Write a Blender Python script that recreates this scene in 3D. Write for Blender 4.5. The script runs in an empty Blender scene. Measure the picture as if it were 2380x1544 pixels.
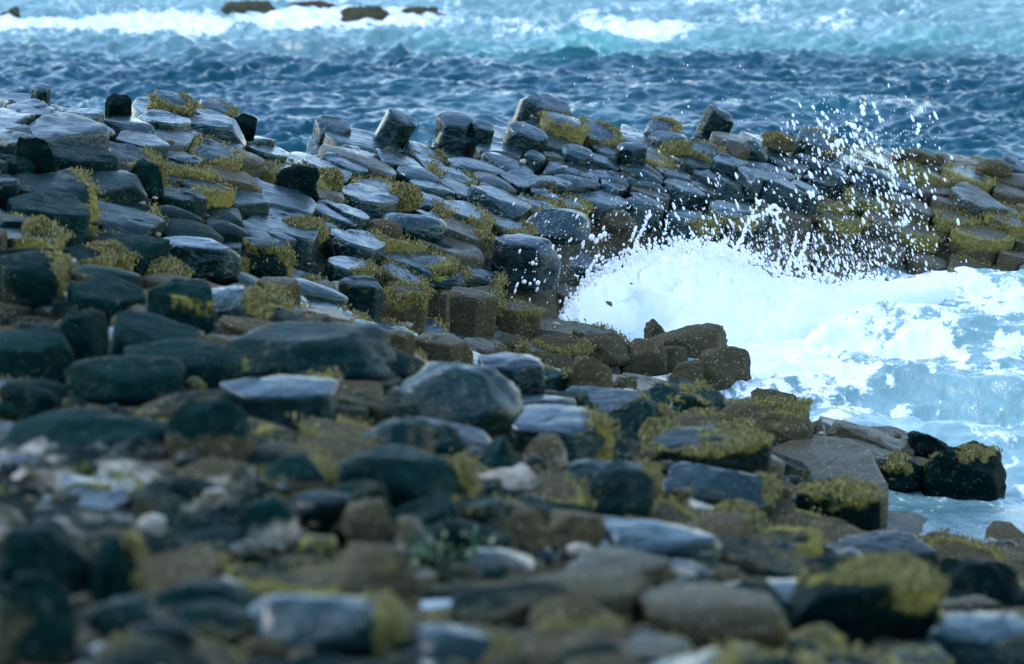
import bpy, math, random
import numpy as np
random.seed(7); rng = np.random.default_rng(11)
S = bpy.context.scene
R = math.radians
# ------------------------------------------------------------------ camera, sky, sun, exposure
CH = 7.0; PITCH = 10.5; HF = 7.0; TH = math.tan(R(HF)); K = TH/1190.0
cam = bpy.data.cameras.new('camera'); co = bpy.data.objects.new('camera', cam); S.collection.objects.link(co)
co.location = (0, 0, CH); co.rotation_euler = (R(90-PITCH), 0, 0)
cam.sensor_width = 36; cam.lens = 18/TH; cam.clip_start = 0.5; cam.clip_end = 6000
cam.dof.use_dof = True; cam.dof.focus_distance = 37.0; cam.dof.aperture_fstop = 1.85
S.camera = co
SUN_EL, SUN_AZ = 46.0, -68.0           # azimuth measured from +Y (view direction), negative = left
w = bpy.data.worlds.new('World'); S.world = w; w.use_nodes = True
nt = w.node_tree; nt.nodes.clear()
sky = nt.nodes.new('ShaderNodeTexSky'); sky.sky_type = 'NISHITA'; sky.sun_disc = False
sky.sun_elevation = R(SUN_EL); sky.sun_rotation = R(SUN_AZ)
sky.air_density = 1.15; sky.dust_density = 0.0; sky.ozone_density = 2.0
bg = nt.nodes.new('ShaderNodeBackground'); bg.inputs[1].default_value = 0.15
wo = nt.nodes.new('ShaderNodeOutputWorld')
nt.links.new(sky.outputs[0], bg.inputs[0]); nt.links.new(bg.outputs[0], wo.inputs[0])
sl = bpy.data.lights.new('sun', 'SUN'); sl.energy = 0.7; sl.angle = R(16); sl.color = (1.0, .97, .92)
so = bpy.data.objects.new('sun', sl); S.collection.objects.link(so)
e, a = R(SUN_EL), R(SUN_AZ)
sd = (math.cos(e)*math.sin(a), math.cos(e)*math.cos(a), math.sin(e))   # direction towards the sun
import mathutils
so.rotation_euler = mathutils.Vector(sd).to_track_quat('Z', 'Y').to_euler()
S.view_settings.view_transform = 'Standard'; S.view_settings.look = 'None'
S.view_settings.exposure = 1.5; S.view_settings.gamma = 1.0; S.view_settings.use_curve_mapping = False
S.render.engine = 'CYCLES'
S.cycles.use_denoising = True
S.cycles.max_bounces = 5; S.cycles.glossy_bounces = 3; S.cycles.diffuse_bounces = 3

# ------------------------------------------------------------------ numeric helpers
def hsh(ix, iy, iz, seed):
    h = (ix.astype(np.int64)*73856093) ^ (iy.astype(np.int64)*19349663) ^ (iz.astype(np.int64)*83492791) ^ (seed*2654435761)
    h = (h ^ (h >> 13))*1274126177 & 0x7fffffff
    h = (h ^ (h >> 16)) & 0xffffff
    return h/float(0xffffff)
def vn(x, y, z=0.0, seed=0):
    x, y, z = np.broadcast_arrays(np.asarray(x, float), np.asarray(y, float), np.asarray(z, float))
    ix, iy, iz = np.floor(x), np.floor(y), np.floor(z)
    fx, fy, fz = x-ix, y-iy, z-iz
    fx = fx*fx*(3-2*fx); fy = fy*fy*(3-2*fy); fz = fz*fz*(3-2*fz)
    r = 0
    for a_ in (0, 1):
        for b_ in (0, 1):
            for c_ in (0, 1):
                wgt = (fx if a_ else 1-fx)*(fy if b_ else 1-fy)*(fz if c_ else 1-fz)
                r = r + wgt*hsh(ix+a_, iy+b_, iz+c_, seed)
    return r*2-1
def fbm(x, y, z=0.0, seed=0, octv=3):
    s = 0; amp = 1.0; f = 1.0
    for o in range(octv):
        s = s + amp*vn(np.asarray(x)*f, np.asarray(y)*f, np.asarray(z)*f, seed+o*17); amp *= .5; f *= 2.03
    return s/1.6
def sstep(a_, b_, x):
    t = np.clip((x-a_)/(b_-a_), 0, 1); return t*t*(3-2*t)

CP, SP = math.cos(R(PITCH)), math.sin(R(PITCH))
def ray(u, v):
    """direction of the sight line through a photo point (2380 x 1544 frame), scaled to unit forward distance"""
    a_ = (u-1190)*K; b_ = (772-v)*K
    dy = CP+b_*SP; dz = -SP+b_*CP
    return a_/dy, dz/dy
def zat(v, y, u=1190): return CH+ray(u, v)[1]*y
def proj(x, y, z):
    zz = z-CH
    dep = y*CP-zz*SP; up = y*SP+zz*CP
    return 1190+x/dep/K, 772-up/dep/K

# ------------------------------------------------------------------ terrain: distance/height profiles along sight azimuths
def Z(d, z): return ('z', d, z)
PROF = [
 (-400, [(195,33.5),(330,31.5),(520,28.8),(700,26.3),(850,23.8),(1000,21.3),(1250,17.3),(1544,14.3),(1900,11.5)]),
 (0,    [(212,35),(330,32.7),(520,29.5),(640,27.3),(720,25.8),(850,23.8),(1000,21.5),(1250,17.5),(1544,14.5),(1900,11.5)]),
 (400,  [(228,37.5),(400,34.4),(560,31.8),(640,30.6),(700,29.8),(755,25.8),(1000,21.4),(1250,17.7),(1544,14.6),(1900,11.6)]),
 (800,  [(318,39.6),(450,37),(600,34.9),(690,33.9),(760,33.0),(800,26.2),(1000,22.0),(1250,18.2),(1544,14.8),(1900,11.7)]),
 (1220, [(300,41),(450,38.7),(600,36.8),(720,35.9),(790,35.3),(880,34.2),(925,26.4),(1100,22.2),(1300,18.7),(1544,15.1),(1900,11.9)]),
 (1290, [(290,41.3),(450,39),(600,37.2),(690,36.4),(750,36.0),(790,35.6),(885,34.4),(930,26.9),(1100,22.6),(1300,18.9),(1544,15.2),(1900,12)]),
 (1345, [(295,41.5),(450,39.4),(600,38.0),(640,37.7),Z(37.3,.05),Z(36.7,-.05),(748,36.3),(790,35.9),(895,34.7),(935,27.3),(1100,22.9),(1300,19.1),(1544,15.3),(1900,12.1)]),
 (1500, [(312,42),(450,40.2),(560,39.4),(630,39.1),Z(38.6,-.25),Z(37.3,-.25),(785,36.8),(905,35.1),(945,28.2),(1100,23.8),(1300,19.5),(1544,15.4),(1900,12.2)]),
 (1800, [(330,42.8),(450,41.2),(580,40),(650,39.7),Z(38.9,-.45),Z(35.2,-.4),(960,33.6),(1040,29.6),(1200,25),(1300,21.6),(1400,18.9),(1544,15.8),(1900,12.4)]),
 (2100, [(352,43.8),(450,42.4),(550,41.6),(622,41.0),Z(40,-.5),Z(33.2,-.5),Z(32.4,.12),Z(31.9,.26),Z(31.2,.17),Z(30.8,-.12),Z(29.5,-.12),(1285,28.3),(1310,26),(1400,21.8),(1544,17.5),(1900,13)]),
 (2380, [(390,44.2),(500,42.8),(624,41.2),Z(40,-.5),Z(31,-.5),Z(30.8,-.14),Z(29.5,-.14),(1285,28.4),(1310,26.2),(1400,22.3),(1544,18),(1900,13.4)]),
 (2800, [(400,44.6),(520,43),(630,41.2),Z(40,-.5),Z(31,-.5),Z(30.8,-.2),Z(29.5,-.2),(1285,28.5),(1310,26.4),(1400,22.5),(1544,18.2),(1900,13.6)]),
]
PQ = []; PY = []; PZ = []; RIDGE = []
for u, pr in PROF:
    pts = []
    for t in pr:
        if t[0] == 'z': pts.append((t[1], t[2]))
        else: pts.append((t[1], zat(t[0], t[1])))
    dr, zr = pts[0]
    pts = [(400, -2.5), (dr+6, -2.0), (dr+2.2, -.9), (dr+.7, zr-.35)]+pts+[(5, pts[-1][1]+.5)]
    pts.sort()
    PQ.append((u-1190)*K/CP); PY.append([p[0] for p in pts]); PZ.append([p[1] for p in pts]); RIDGE.append(dr)
PQ = np.array(PQ); NP_ = len(PQ)
def terr(x, y):
    x = np.asarray(x, float); y = np.asarray(y, float)
    q = np.clip(x/y, PQ[0], PQ[-1])
    zs = np.stack([np.interp(y, PY[j], PZ[j]) for j in range(NP_)])
    j = np.clip(np.searchsorted(PQ, q, side='right')-1, 0, NP_-2)
    t = (q-PQ[j])/(PQ[j+1]-PQ[j])
    idx = np.indices(q.shape)
    if q.ndim == 1: a_, b_ = zs[j, idx[0]], zs[j+1, idx[0]]
    elif q.ndim == 0: a_, b_ = zs[int(j)], zs[int(j)+1]
    else: a_, b_ = zs[j, idx[0], idx[1]], zs[j+1, idx[0], idx[1]]
    return a_*(1-t)+b_*t
def ridge_y(q): return np.interp(q, PQ, RIDGE)
YS = np.arange(11.5, 50, .02)
def hit(u, v, off=0.0):
    rx, rz = ray(u, v)
    xs = rx*YS; zr = CH+rz*YS; d = zr-(terr(xs, YS)+off)
    k = np.argmax(d < 0)
    if d[k] >= 0: k = int(np.argmin(d))
    y = YS[k]; return rx*y, y, CH+rz*y

# ------------------------------------------------------------------ object helpers
C = S.collection
def mesh(name, V, F, mats, attrs=None, smooth=True):
    me = bpy.data.meshes.new(name)
    V = np.asarray(V, np.float32)
    if isinstance(F, np.ndarray):
        n = F.shape[1]
        me.vertices.add(len(V)); me.vertices.foreach_set('co', V.ravel())
        me.loops.add(F.size); me.loops.foreach_set('vertex_index', F.ravel().astype(np.int32))
        me.polygons.add(len(F)); me.polygons.foreach_set('loop_start', np.arange(0, F.size, n, dtype=np.int32))
        me.update(calc_edges=True)
    else:
        me.from_pydata(V.tolist(), [], F)
    if smooth: me.polygons.foreach_set('use_smooth', np.ones(len(me.polygons), bool))
    for k_, arr in (attrs or {}).items():
        at = me.attributes.new(k_, 'FLOAT', 'POINT'); at.data.foreach_set('value', np.asarray(arr, np.float32))
    me.materials.append(mats)
    me.validate()
    return me
def link(name, me, parent=None, label=None, cat=None, group=None, kind=None, loc=None):
    o = bpy.data.objects.new(name, me); C.objects.link(o)
    if loc is not None: o.location = loc
    if parent is not None: o.parent = parent
    if label: o['label'] = label
    if cat: o['category'] = cat
    if group: o['group'] = group
    if kind: o['kind'] = kind
    return o

# ------------------------------------------------------------------ materials
class NB:
    def __init__(s, name):
        s.m = bpy.data.materials.new(name); s.m.use_nodes = True; s.t = s.m.node_tree; s.t.nodes.clear()
        s.out = s.n('ShaderNodeOutputMaterial')
    def n(s, typ, **kw):
        nd = s.t.nodes.new(typ)
        for k_, v_ in kw.items(): setattr(nd, k_, v_)
        return nd
    def l(s, a_, b_): s.t.links.new(a_, b_)
    def pos(s): return s.n('ShaderNodeNewGeometry').outputs['Position']
    def attr(s, nm): return s.n('ShaderNodeAttribute', attribute_name=nm).outputs['Fac']
    def noise(s, scale, vec=None, detail=4, rough=.55, dist=0.0):
        nd = s.n('ShaderNodeTexNoise'); nd.inputs['Scale'].default_value = scale; nd.inputs['Detail'].default_value = detail
        nd.inputs['Roughness'].default_value = rough; nd.inputs['Distortion'].default_value = dist
        s.l(vec if vec is not None else s.pos(), nd.inputs['Vector']); return nd.outputs['Fac']
    def voro(s, scale, vec=None, feature='F1'):
        nd = s.n('ShaderNodeTexVoronoi', feature=feature); nd.inputs['Scale'].default_value = scale
        s.l(vec if vec is not None else s.pos(), nd.inputs['Vector']); return nd.outputs['Distance']
    def math(s, op, a_, b_=None, clamp=False):
        nd = s.n('ShaderNodeMath', operation=op, use_clamp=clamp)
        for i_, x in enumerate((a_, b_)):
            if x is None: continue
            if isinstance(x, (int, float)): nd.inputs[i_].default_value = x
            else: s.l(x, nd.inputs[i_])
        return nd.outputs[0]
    def ss(s, lo, hi, x):
        nd = s.n('ShaderNodeMapRange', interpolation_type='SMOOTHSTEP'); nd.inputs['From Min'].default_value = lo; nd.inputs['From Max'].default_value = hi
        s.l(x, nd.inputs['Value']); return nd.outputs[0]
    def mix(s, f, a_, b_):
        nd = s.n('ShaderNodeMix', data_type='RGBA')
        for i_, x in ((0, f), (6, a_), (7, b_)):
            if isinstance(x, (int, float)): nd.inputs[i_].default_value = x
            elif isinstance(x, tuple): nd.inputs[i_].default_value = x+(1,)
            else: s.l(x, nd.inputs[i_])
        return nd.outputs[2]
    def fmix(s, f, a_, b_):
        nd = s.n('ShaderNodeMix', data_type='FLOAT')
        for i_, x in ((0, f), (2, a_), (3, b_)):
            if isinstance(x, (int, float)): nd.inputs[i_].default_value = x
            else: s.l(x, nd.inputs[i_])
        return nd.outputs[0]
    def bump(s, h, dist, strength=1.0, nrm=None):
        nd = s.n('ShaderNodeBump'); nd.inputs['Distance'].default_value = dist; nd.inputs['Strength'].default_value = strength
        s.l(h, nd.inputs['Height'])
        if nrm is not None: s.l(nrm, nd.inputs['Normal'])
        return nd.outputs[0]
    def bsdf(s, **kw):
        nd = s.n('ShaderNodeBsdfPrincipled')
        for k_, v_ in kw.items():
            k_ = k_.replace('_', ' ')
            if isinstance(v_, (int, float)): nd.inputs[k_].default_value = v_
            elif isinstance(v_, tuple): nd.inputs[k_].default_value = v_+(1,)
            else: s.l(v_, nd.inputs[k_])
        s.l(nd.outputs[0], s.out.inputs['Surface']); return nd

def rock_material():
    b = NB('wet_basalt'); P = b.pos()
    big = b.noise(1.6, P, 3); med = b.noise(9, P, 4); fine = b.noise(55, P, 3)
    tone = b.attr('tone'); wet = b.attr('wet'); weed = b.attr('weed'); barn = b.attr('barn'); pale = b.attr('pale')
    t = b.math('ADD', b.math('MULTIPLY', b.math('SUBTRACT', med, .5), 1.4), tone, True)
    col = b.mix(t, (.0006, .0072, .0062), (.0045, .0320, .0280))
    # brown stain and barnacle crust
    bsel = b.ss(.42, .62, b.math('ADD', b.math('MULTIPLY', b.noise(6, P, 4, .65), .55), b.math('MULTIPLY', barn, .55)))
    crust = b.mix(b.noise(70, P, 2), (.008, .0075, .004), (.150, .128, .068))
    col = b.mix(b.math('MULTIPLY', bsel, .9), col, crust)
    dots = b.ss(.34, .16, b.voro(30, P)); sel = b.ss(.55, .7, b.noise(5, P, 2)); 
    dsel = b.math('MULTIPLY', dots, b.math('MULTIPLY', b.math('ADD', b.math('MULTIPLY', barn, 1.3), .06, True), b.ss(.42, .6, b.noise(9, P, 3))))
    col = b.mix(dsel, col, (.30, .27, .19))
    # bleached barnacle patches
    psel = b.ss(.5, .7, b.math('ADD', b.math('MULTIPLY', b.noise(7, P, 4, .6), .6), b.math('MULTIPLY', pale, .5)))
    col = b.mix(psel, col, (.40, .36, .29))
    # seaweed film
    wsel = b.ss(.53, .66, b.math('ADD', b.math('MULTIPLY', b.noise(16, P, 4, .65), .5), b.math('MULTIPLY', weed, .55)))
    wcol = b.mix(b.noise(26, P, 3), (.065, .060, .014), (.36, .32, .085))
    col = b.mix(wsel, col, wcol)
    dry = b.math('MAXIMUM', wsel, b.math('MULTIPLY', bsel, .8))
    rbase = b.fmix(wet, .62, .20)
    rg = b.math('ADD', rbase, b.math('MULTIPLY', b.math('SUBTRACT', med, .45), .45))
    rg = b.math('MAXIMUM', b.fmix(dry, rg, .62), .1)
    crack = b.ss(0.0, .05, b.voro(2.3, b.n('ShaderNodeVectorMath', operation='ADD').outputs[0], 'DISTANCE_TO_EDGE'))
    h = b.math('ADD', b.math('MULTIPLY', med, 1.0), b.math('MULTIPLY', fine, .22))
    h = b.math('ADD', h, b.math('MULTIPLY', b.math('MULTIPLY', b.noise(45, P, 3), wsel), 1.4))
    h = b.math('ADD', h, b.math('MULTIPLY', dsel, .5))
    st = b.n('ShaderNodeMapping'); st.inputs['Scale'].default_value = (1, 3.2, 2.2); st.inputs['Rotation'].default_value = (0, .2, .25); b.l(P, st.inputs['Vector'])
    h = b.math('ADD', h, b.math('MULTIPLY', b.ss(.42, .60, b.noise(5.5, st.outputs[0], 4, .6, .5)), .55))
    nb = b.bump(h, .026, .7)
    film = b.math('MULTIPLY', b.ss(.15, .8, wet), b.fmix(dry, 1.0, .25))
    nd = b.bsdf(Base_Color=col, Roughness=rg, Specular_IOR_Level=b.fmix(wet, .12, .85), Specular_Tint=(.5, .84, 1.0), Normal=nb, IOR=b.fmix(b.math('MULTIPLY', b.ss(.2, .8, wet), b.fmix(dry, 1.0, .3)), 1.14, 1.42), Coat_Weight=b.math('MULTIPLY', film, .4), Coat_Roughness=.17, Coat_IOR=1.5)
    b.l(b.bump(b.math('ADD', med, b.math('MULTIPLY', fine, .1)), .012, .6), nd.inputs['Coat Normal'])
    return b.m
ROCK = rock_material()

def weed_material():
    b = NB('olive_seaweed'); P = b.pos()
    c = b.mix(b.noise(22, P, 3), (.07, .062, .015), (.42, .37, .11))
    c = b.mix(b.ss(.55, .7, b.noise(5, P, 2)), c, (.22, .18, .04))
    b.bsdf(Base_Color=c, Roughness=.55, Specular_IOR_Level=.4, Normal=b.bump(b.noise(60, P, 3), .012))
    return b.m
WEED = weed_material()
def green_material():
    b = NB('green_algae'); P = b.pos()
    b.bsdf(Base_Color=b.mix(b.noise(30, P, 3), (.01, .04, .012), (.03, .12, .025)), Roughness=.4)
    return b.m
GREEN = green_material()
def foam_material():
    b = NB('white_foam'); P = b.pos()
    c = b.mix(b.noise(14, P, 4), (.86, .92, .94), (.96, .97, .97))
    b.bsdf(Base_Color=c, Roughness=.7, Specular_IOR_Level=.2, Normal=b.bump(b.noise(20, P, 4), .02, .6))
    return b.m
FOAM = foam_material()
def sea_material():
    b = NB('sea_water'); P = b.pos()
    mp = b.n('ShaderNodeMapping'); mp.inputs['Scale'].default_value = (1, .55, 1); b.l(P, mp.inputs['Vector']); M = mp.outputs[0]
    foam = b.attr('foam'); milk = b.attr('milk'); teal = b.attr('teal')
    n1 = b.noise(7, M, 5, .65, .6); n2 = b.noise(24, M, 3, .6)
    f = b.math('ADD', foam, b.math('ADD', b.math('MULTIPLY', b.math('SUBTRACT', n1, .5), .9), b.math('MULTIPLY', b.math('SUBTRACT', n2, .5), .45)))
    fs = b.ss(.47, .62, f)
    deep = b.mix(teal, (.001, .060, .088), (.0, .26, .24))
    col = b.mix(milk, deep, b.mix(n1, (.15, .34, .33), (.42, .60, .58)))
    col = b.mix(fs, col, (.90, .94, .96))
    rg = b.fmix(fs, .17, .7)
    h = b.math('ADD', b.math('MULTIPLY', n1, .6), b.math('MULTIPLY', n2, .3))
    nb = b.bump(h, .05, .5)
    b.bsdf(Base_Color=col, Roughness=rg, IOR=1.33, Normal=nb, Specular_IOR_Level=b.fmix(fs, .5, .15))
    return b.m
SEA = sea_material()
def pool_material():
    b = NB('pool_water'); P = b.pos()
    b.bsdf(Base_Color=(.01, .04, .045), Roughness=.06, IOR=1.33, Normal=b.bump(b.noise(9, P, 3), .01, .4), Specular_IOR_Level=1.0)
    return b.m
POOL = pool_material()

# ------------------------------------------------------------------ sky haze-free; sea floor and water
def grid_faces(nr, nc):
    i = np.arange(nr-1)[:, None]*nc+np.arange(nc-1)[None, :]
    return np.stack([i, i+1, i+nc+1, i+nc], -1).reshape(-1, 4)
# terrain sheet (bedrock)
ys = np.concatenate([np.linspace(6, 12, 10)[:-1], np.arange(12, 48, .14), np.linspace(48, 60, 12), np.array([80, 120, 200, 400])])
qs = np.linspace(-.26, .26, 240)
Y, Q = np.meshgrid(ys, qs, indexing='ij'); X = Q*Y
Tz = terr(X, Y)-.16+.05*fbm(X*1.7, Y*1.7, 0, 3)+.035*fbm(X*6, Y*6, 0, 5)
V = np.stack([X, Y, Tz], -1).reshape(-1, 3)
n = len(V)
bar = (sstep(.9, .1, Tz)*.8+.35).ravel()
me = mesh('bedrock', V, grid_faces(len(ys), len(qs)), ROCK, dict(tone=np.full(n, .15), wet=np.full(n, .3), weed=(.25+.25*fbm(X*1.2, Y*1.2, 0, 9)).ravel(), barn=bar, pale=np.zeros(n)))
CAUSEWAY = link('basalt_causeway', me, kind='structure', label='sloping causeway of dark wet basalt columns running down into the sea')

def sea_fields(X, Y):
    r2 = np.random.default_rng(5); z = np.zeros_like(X)
    near = sstep(44, 38, Y)       # sheltered surf side is milky and calmer
    wx = X+.35*fbm(X*.5, Y*.5, 0, 41); wy = Y+.6*fbm(X*.4, Y*.4, 0, 42)
    for i in range(64):
        lam = 0.28*(11.0)**(r2.random()**1.35); th = R(90)+r2.normal(0, .7)
        k_ = 2*math.pi/lam; ph = r2.random()*6.28
        am = .0115*lam**.92
        s_ = np.sin(k_*(wx*math.cos(th)+wy*math.sin(th))+ph)
        z += am*(1-2*np.abs(s_)**1.0) if lam < 1.6 else am*1.1*s_
    env = .75+.5*fbm(X*.22, Y*.22, 0, 44)
    z *= env*(1-.35*near)
    return z
ys = np.concatenate([np.arange(26.5, 44, .05), np.arange(44, 75, .052), np.linspace(75.2, 100, 60), np.geomspace(103, 3500, 50)])
qs = np.concatenate([np.linspace(-.5, -.16, 12)[:-1], np.linspace(-.16, -.134, 12)[:-1], np.linspace(-.134, .134, 520), np.linspace(.134, .16, 12)[1:], np.linspace(.16, .5, 12)[1:]])
Y, Q = np.meshgrid(ys, qs, indexing='ij'); X = Q*Y
fade = sstep(140, 75, Y)
Zs = sea_fields(X, Y)*fade
U, VV = proj(X, Y, 0*X)
# far surf band, turquoise shoal, near surf bay
wob = fbm(X*.45, Y*.12, 0, 61, 4)
stre = fbm(X*.8, Y*.55, 0, 63, 4)
vband = VV+16*wob
far = sstep(125, 35, vband)*sstep(-260, -60, VV)
core = np.exp(-((vband-38)/17)**2)*sstep(1500, 500, U)*1.0
core2 = np.exp(-((vband-62)/22)**2)*np.exp(-((U-1420)/230)**2)
foam_far = far*(.36+.30*stre)+core*.5+core2*.42
teal_far = np.exp(-((VV-92+.006*(U-1400))/24)**2)*sstep(700, 1500, U)*(.75+.6*stre)
milk_far = sstep(140, 62, vband)*.72*sstep(-300, 0, VV)
bay = sstep(43.2, 41.4, Y)*sstep(-1.5, .4, X)
rid = 1-np.abs(fbm(X*1.15+.5*fbm(X*2, Y*1.2, 0, 71), Y*.62+.4*fbm(X*1.3, Y, 0, 72), 0, 70, 4))*2.6
rid2 = 1-np.abs(fbm(X*2.6, Y*1.3, 0, 75, 3))*2.6
dens = sstep(27, 40, Y)
foam_sheen_bay = bay*(.15+.25*dens+.36*np.maximum(rid, 0)**2*(.55+.5*dens)+.16*np.maximum(rid2, 0)**2)
imp = np.exp(-(((U-1660)/360)**2+((VV-710)/95)**2))
foam_sheen_bay += bay*imp*.7
# swells in the bay
sw = .10*np.sin(2*np.pi*(Y*.36+X*.10)+2.2*fbm(X*.5, Y*.3, 0, 77))+.05*fbm(X*2.2, Y*1.3, 0, 78, 4)
Zs += bay*sw*.8+bay*imp*.05
calm = sstep(31.2, 30.2, Y); Zs *= 1-.9*calm; foam_sheen_bay = foam_sheen_bay*(1-.5*calm)+.12*calm  # calm pool is whitened with foam colour, standing in for pale sky reflection
foam = np.clip(foam_far+foam_sheen_bay+.10*sstep(.5, .8, fbm(X*1.2, Y*.5, 0, 80, 4)), 0, 1.3)
milk = np.clip(milk_far+bay*(.80+.3*fbm(X*.9, Y*.5, 0, 79))*(1-.6*calm), 0, 1)
V = np.stack([X, Y, Zs], -1).reshape(-1, 3)
me = mesh('sea', V, grid_faces(len(ys), len(qs)), SEA, dict(foam=foam.ravel(), milk=milk.ravel(), teal=np.clip(teal_far+.16*sstep(0,1,stre), 0, 1).ravel()))
link('sea', me, kind='structure', label='choppy blue green sea with white surf')

# ------------------------------------------------------------------ columns traced from the photograph
# (region, x, y, width, top height, riser height, flags) in the pixels of a zoomed view of the photograph
REG = {1: (0, 200, 1.7), 2: (1300, 300, 1.7), 3: (2500, 300, 1.4912), 4: (0, 1000, 1.7), 5: (1300, 1000, 1.7)}
def toP(r, x, y):
    ox, oy, s_ = REG[r]; return (ox+x/s_)*.58105, (oy+y/s_)*.58105
COLS = [
 (1,150,325,340,110,40,'c'),(1,460,262,300,70,15,''),(1,760,300,260,50,15,''),(1,960,360,270,80,15,''),(1,500,325,240,60,10,''),
 (1,680,375,140,70,10,'d'),(1,480,425,330,100,95,''),(1,200,400,230,50,60,''),(1,1420,495,340,90,70,''),(1,1120,465,240,90,80,''),
 (1,880,470,380,90,130,''),(1,400,520,450,100,110,''),(1,90,450,250,70,40,''),(1,1330,545,260,80,5,''),(1,1190,600,260,90,20,''),
 (1,960,610,260,80,60,''),(1,1460,615,260,70,5,''),(1,1710,605,230,60,5,''),(1,1440,680,280,70,80,'w'),(1,1660,720,190,60,80,'b'),
 (1,1950,590,270,90,5,''),(1,1790,670,230,80,5,''),(1,2030,700,330,100,10,''),(1,540,680,350,90,130,''),(1,60,600,230,80,30,''),
 (1,100,735,190,60,60,''),(1,820,680,380,120,20,'w'),(1,1240,725,210,70,5,''),(1,1230,805,330,70,25,'w'),(1,1570,855,310,80,60,'b'),
 (1,1660,1000,290,120,40,''),(1,1330,905,380,60,40,'w'),(1,1250,985,280,40,80,''),(1,1800,800,150,70,30,'w'),(1,380,900,480,100,90,'w'),
 (1,800,920,420,90,85,''),(1,50,890,120,100,80,''),(1,400,1050,460,90,125,''),(1,880,1040,410,80,15,'w'),(1,840,1140,420,100,30,''),
 (1,1210,1120,240,60,15,'d'),(1,1260,1210,450,110,5,'d'),(1,1560,1125,260,80,5,'d'),(1,1520,1215,230,90,5,'d'),(1,830,1275,450,80,110,''),
 (1,1960,1130,260,70,30,''),(1,1960,1010,440,80,55,''),(1,2250,1100,270,80,60,''),
 (1,1790,1240,340,60,30,''),(1,90,1140,180,60,100,''),(1,440,1235,230,80,5,''),(1,700,1380,300,80,5,'w'),(1,560,1400,260,80,5,'w'),
 (1,220,1330,420,80,150,''),(1,250,1190,150,80,20,'w'),(1,700,1290,200,80,10,'w'),(1,1010,1400,230,60,10,''),(1,2230,980,160,70,40,'b'),
 (1,2250,790,260,90,40,''),(1,2220,1200,250,70,10,'w'),(1,1960,900,120,60,10,''),
 (2,260,420,340,120,5,''),(2,690,375,170,110,10,'w'),(2,250,530,220,100,5,''),(2,520,570,310,140,10,''),(2,910,480,300,110,10,''),
 (2,1220,510,290,100,35,''),(2,1400,540,150,100,5,'d'),(2,1050,625,310,110,15,'d'),(2,1250,605,240,90,10,'d'),(2,120,600,240,80,60,''),
 (2,680,590,200,70,5,''),(2,670,680,240,80,10,'d'),(2,880,685,280,80,15,'w'),(2,1140,725,240,80,5,'db'),(2,1360,705,270,90,30,'c'),
 (2,1570,720,150,90,10,''),(2,1730,725,240,90,5,'d'),(2,1700,650,340,60,15,''),(2,1930,680,260,80,5,''),(2,1990,760,230,80,35,''),
 (2,2170,680,290,90,5,'d'),(2,930,770,250,90,5,''),(2,740,760,220,70,5,''),(2,340,745,240,70,5,'w'),(2,280,800,300,70,80,''),
 (2,710,850,190,90,5,''),(2,1200,830,280,70,70,''),(2,1440,870,220,60,15,'w'),(2,1650,850,210,60,5,'w'),(2,1860,830,260,60,30,''),
 (2,2110,860,230,70,15,'d'),(2,960,920,290,80,65,'w'),(2,970,1055,320,80,45,'b'),(2,1240,1010,230,60,25,'w'),(2,880,1160,390,110,60,'cb'),
 (2,120,915,250,60,90,''),(2,240,1120,300,40,90,''),(2,530,1140,280,50,80,'w'),(2,620,1250,460,80,40,'w'),(2,1090,1350,220,60,40,'w'),
 (2,1080,920,80,60,5,''),(2,700,950,120,50,5,''),(2,2200,790,200,60,5,'b'),(2,480,500,80,60,5,''),(2,1560,550,110,80,5,'b'),(2,1900,600,180,70,5,''),
 (2,1930,520,160,60,5,''),(2,60,740,120,60,10,''),(2,1500,800,160,60,5,''),(2,1170,780,160,50,5,'b'),(2,180,1290,220,60,90,'w'),
 (2,760,1320,260,70,40,'w'),(2,520,1340,240,80,30,'w'),
 (3,350,490,290,80,5,'c'),(3,640,530,150,80,60,''),(3,800,600,260,80,70,''),(3,850,560,230,60,5,'d'),(3,950,665,190,60,100,''),
 (3,1110,690,160,50,110,''),(3,1290,605,150,40,40,''),(3,1440,600,220,60,70,'d'),(3,1430,650,250,50,5,'d'),(3,140,585,180,60,5,'d'),
 (3,90,630,230,80,5,''),(3,340,655,220,80,20,''),(3,620,625,190,90,5,''),(3,480,670,150,60,5,''),(3,80,740,230,70,30,'d'),
 (3,650,820,200,60,60,'w'),(3,1700,765,250,80,40,'b'),(3,2100,740,340,70,70,''),(3,1790,580,240,80,20,'w'),(3,2050,590,240,60,20,'w'),
 (3,1860,690,200,60,10,'b'),(3,2000,860,260,80,30,'bw'),(3,2280,870,180,70,60,'w'),(3,1200,520,260,60,10,''),(3,1000,540,200,60,10,''),
 (3,1300,470,240,60,20,''),(3,1560,520,260,70,15,'w'),(3,1150,610,160,60,5,''),(3,520,600,160,70,5,''),(3,300,590,160,50,5,''),
 (3,150,480,280,60,5,'w'),(3,450,440,200,60,5,'w'),(3,1180,760,240,60,5,'bw'),(3,1480,740,240,60,5,'w'),(3,1250,830,240,60,5,'bw'),
 (3,950,810,220,60,5,'b'),(3,1950,760,160,60,10,'b'),(3,2250,800,200,60,20,'w'),(3,1650,900,300,70,40,'bw'),(3,2150,940,300,70,40,'bw'),
 
 (5,1050,640,150,60,100,'b'),(5,300,520,400,80,20,'w'),(5,1150,600,220,50,20,'b'),
 (5,640,500,330,50,10,'w'),(5,1550,510,260,50,30,'b'),(5,600,50,440,70,50,''),
 (4,1900,290,180,50,120,'W'),(4,2170,240,170,40,150,'bW'),(4,1950,420,240,60,10,'w'),(4,2150,470,260,60,10,'w'),
]
seeds = []   # x, y, r, off, flags, order, tracedwidth
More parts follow.
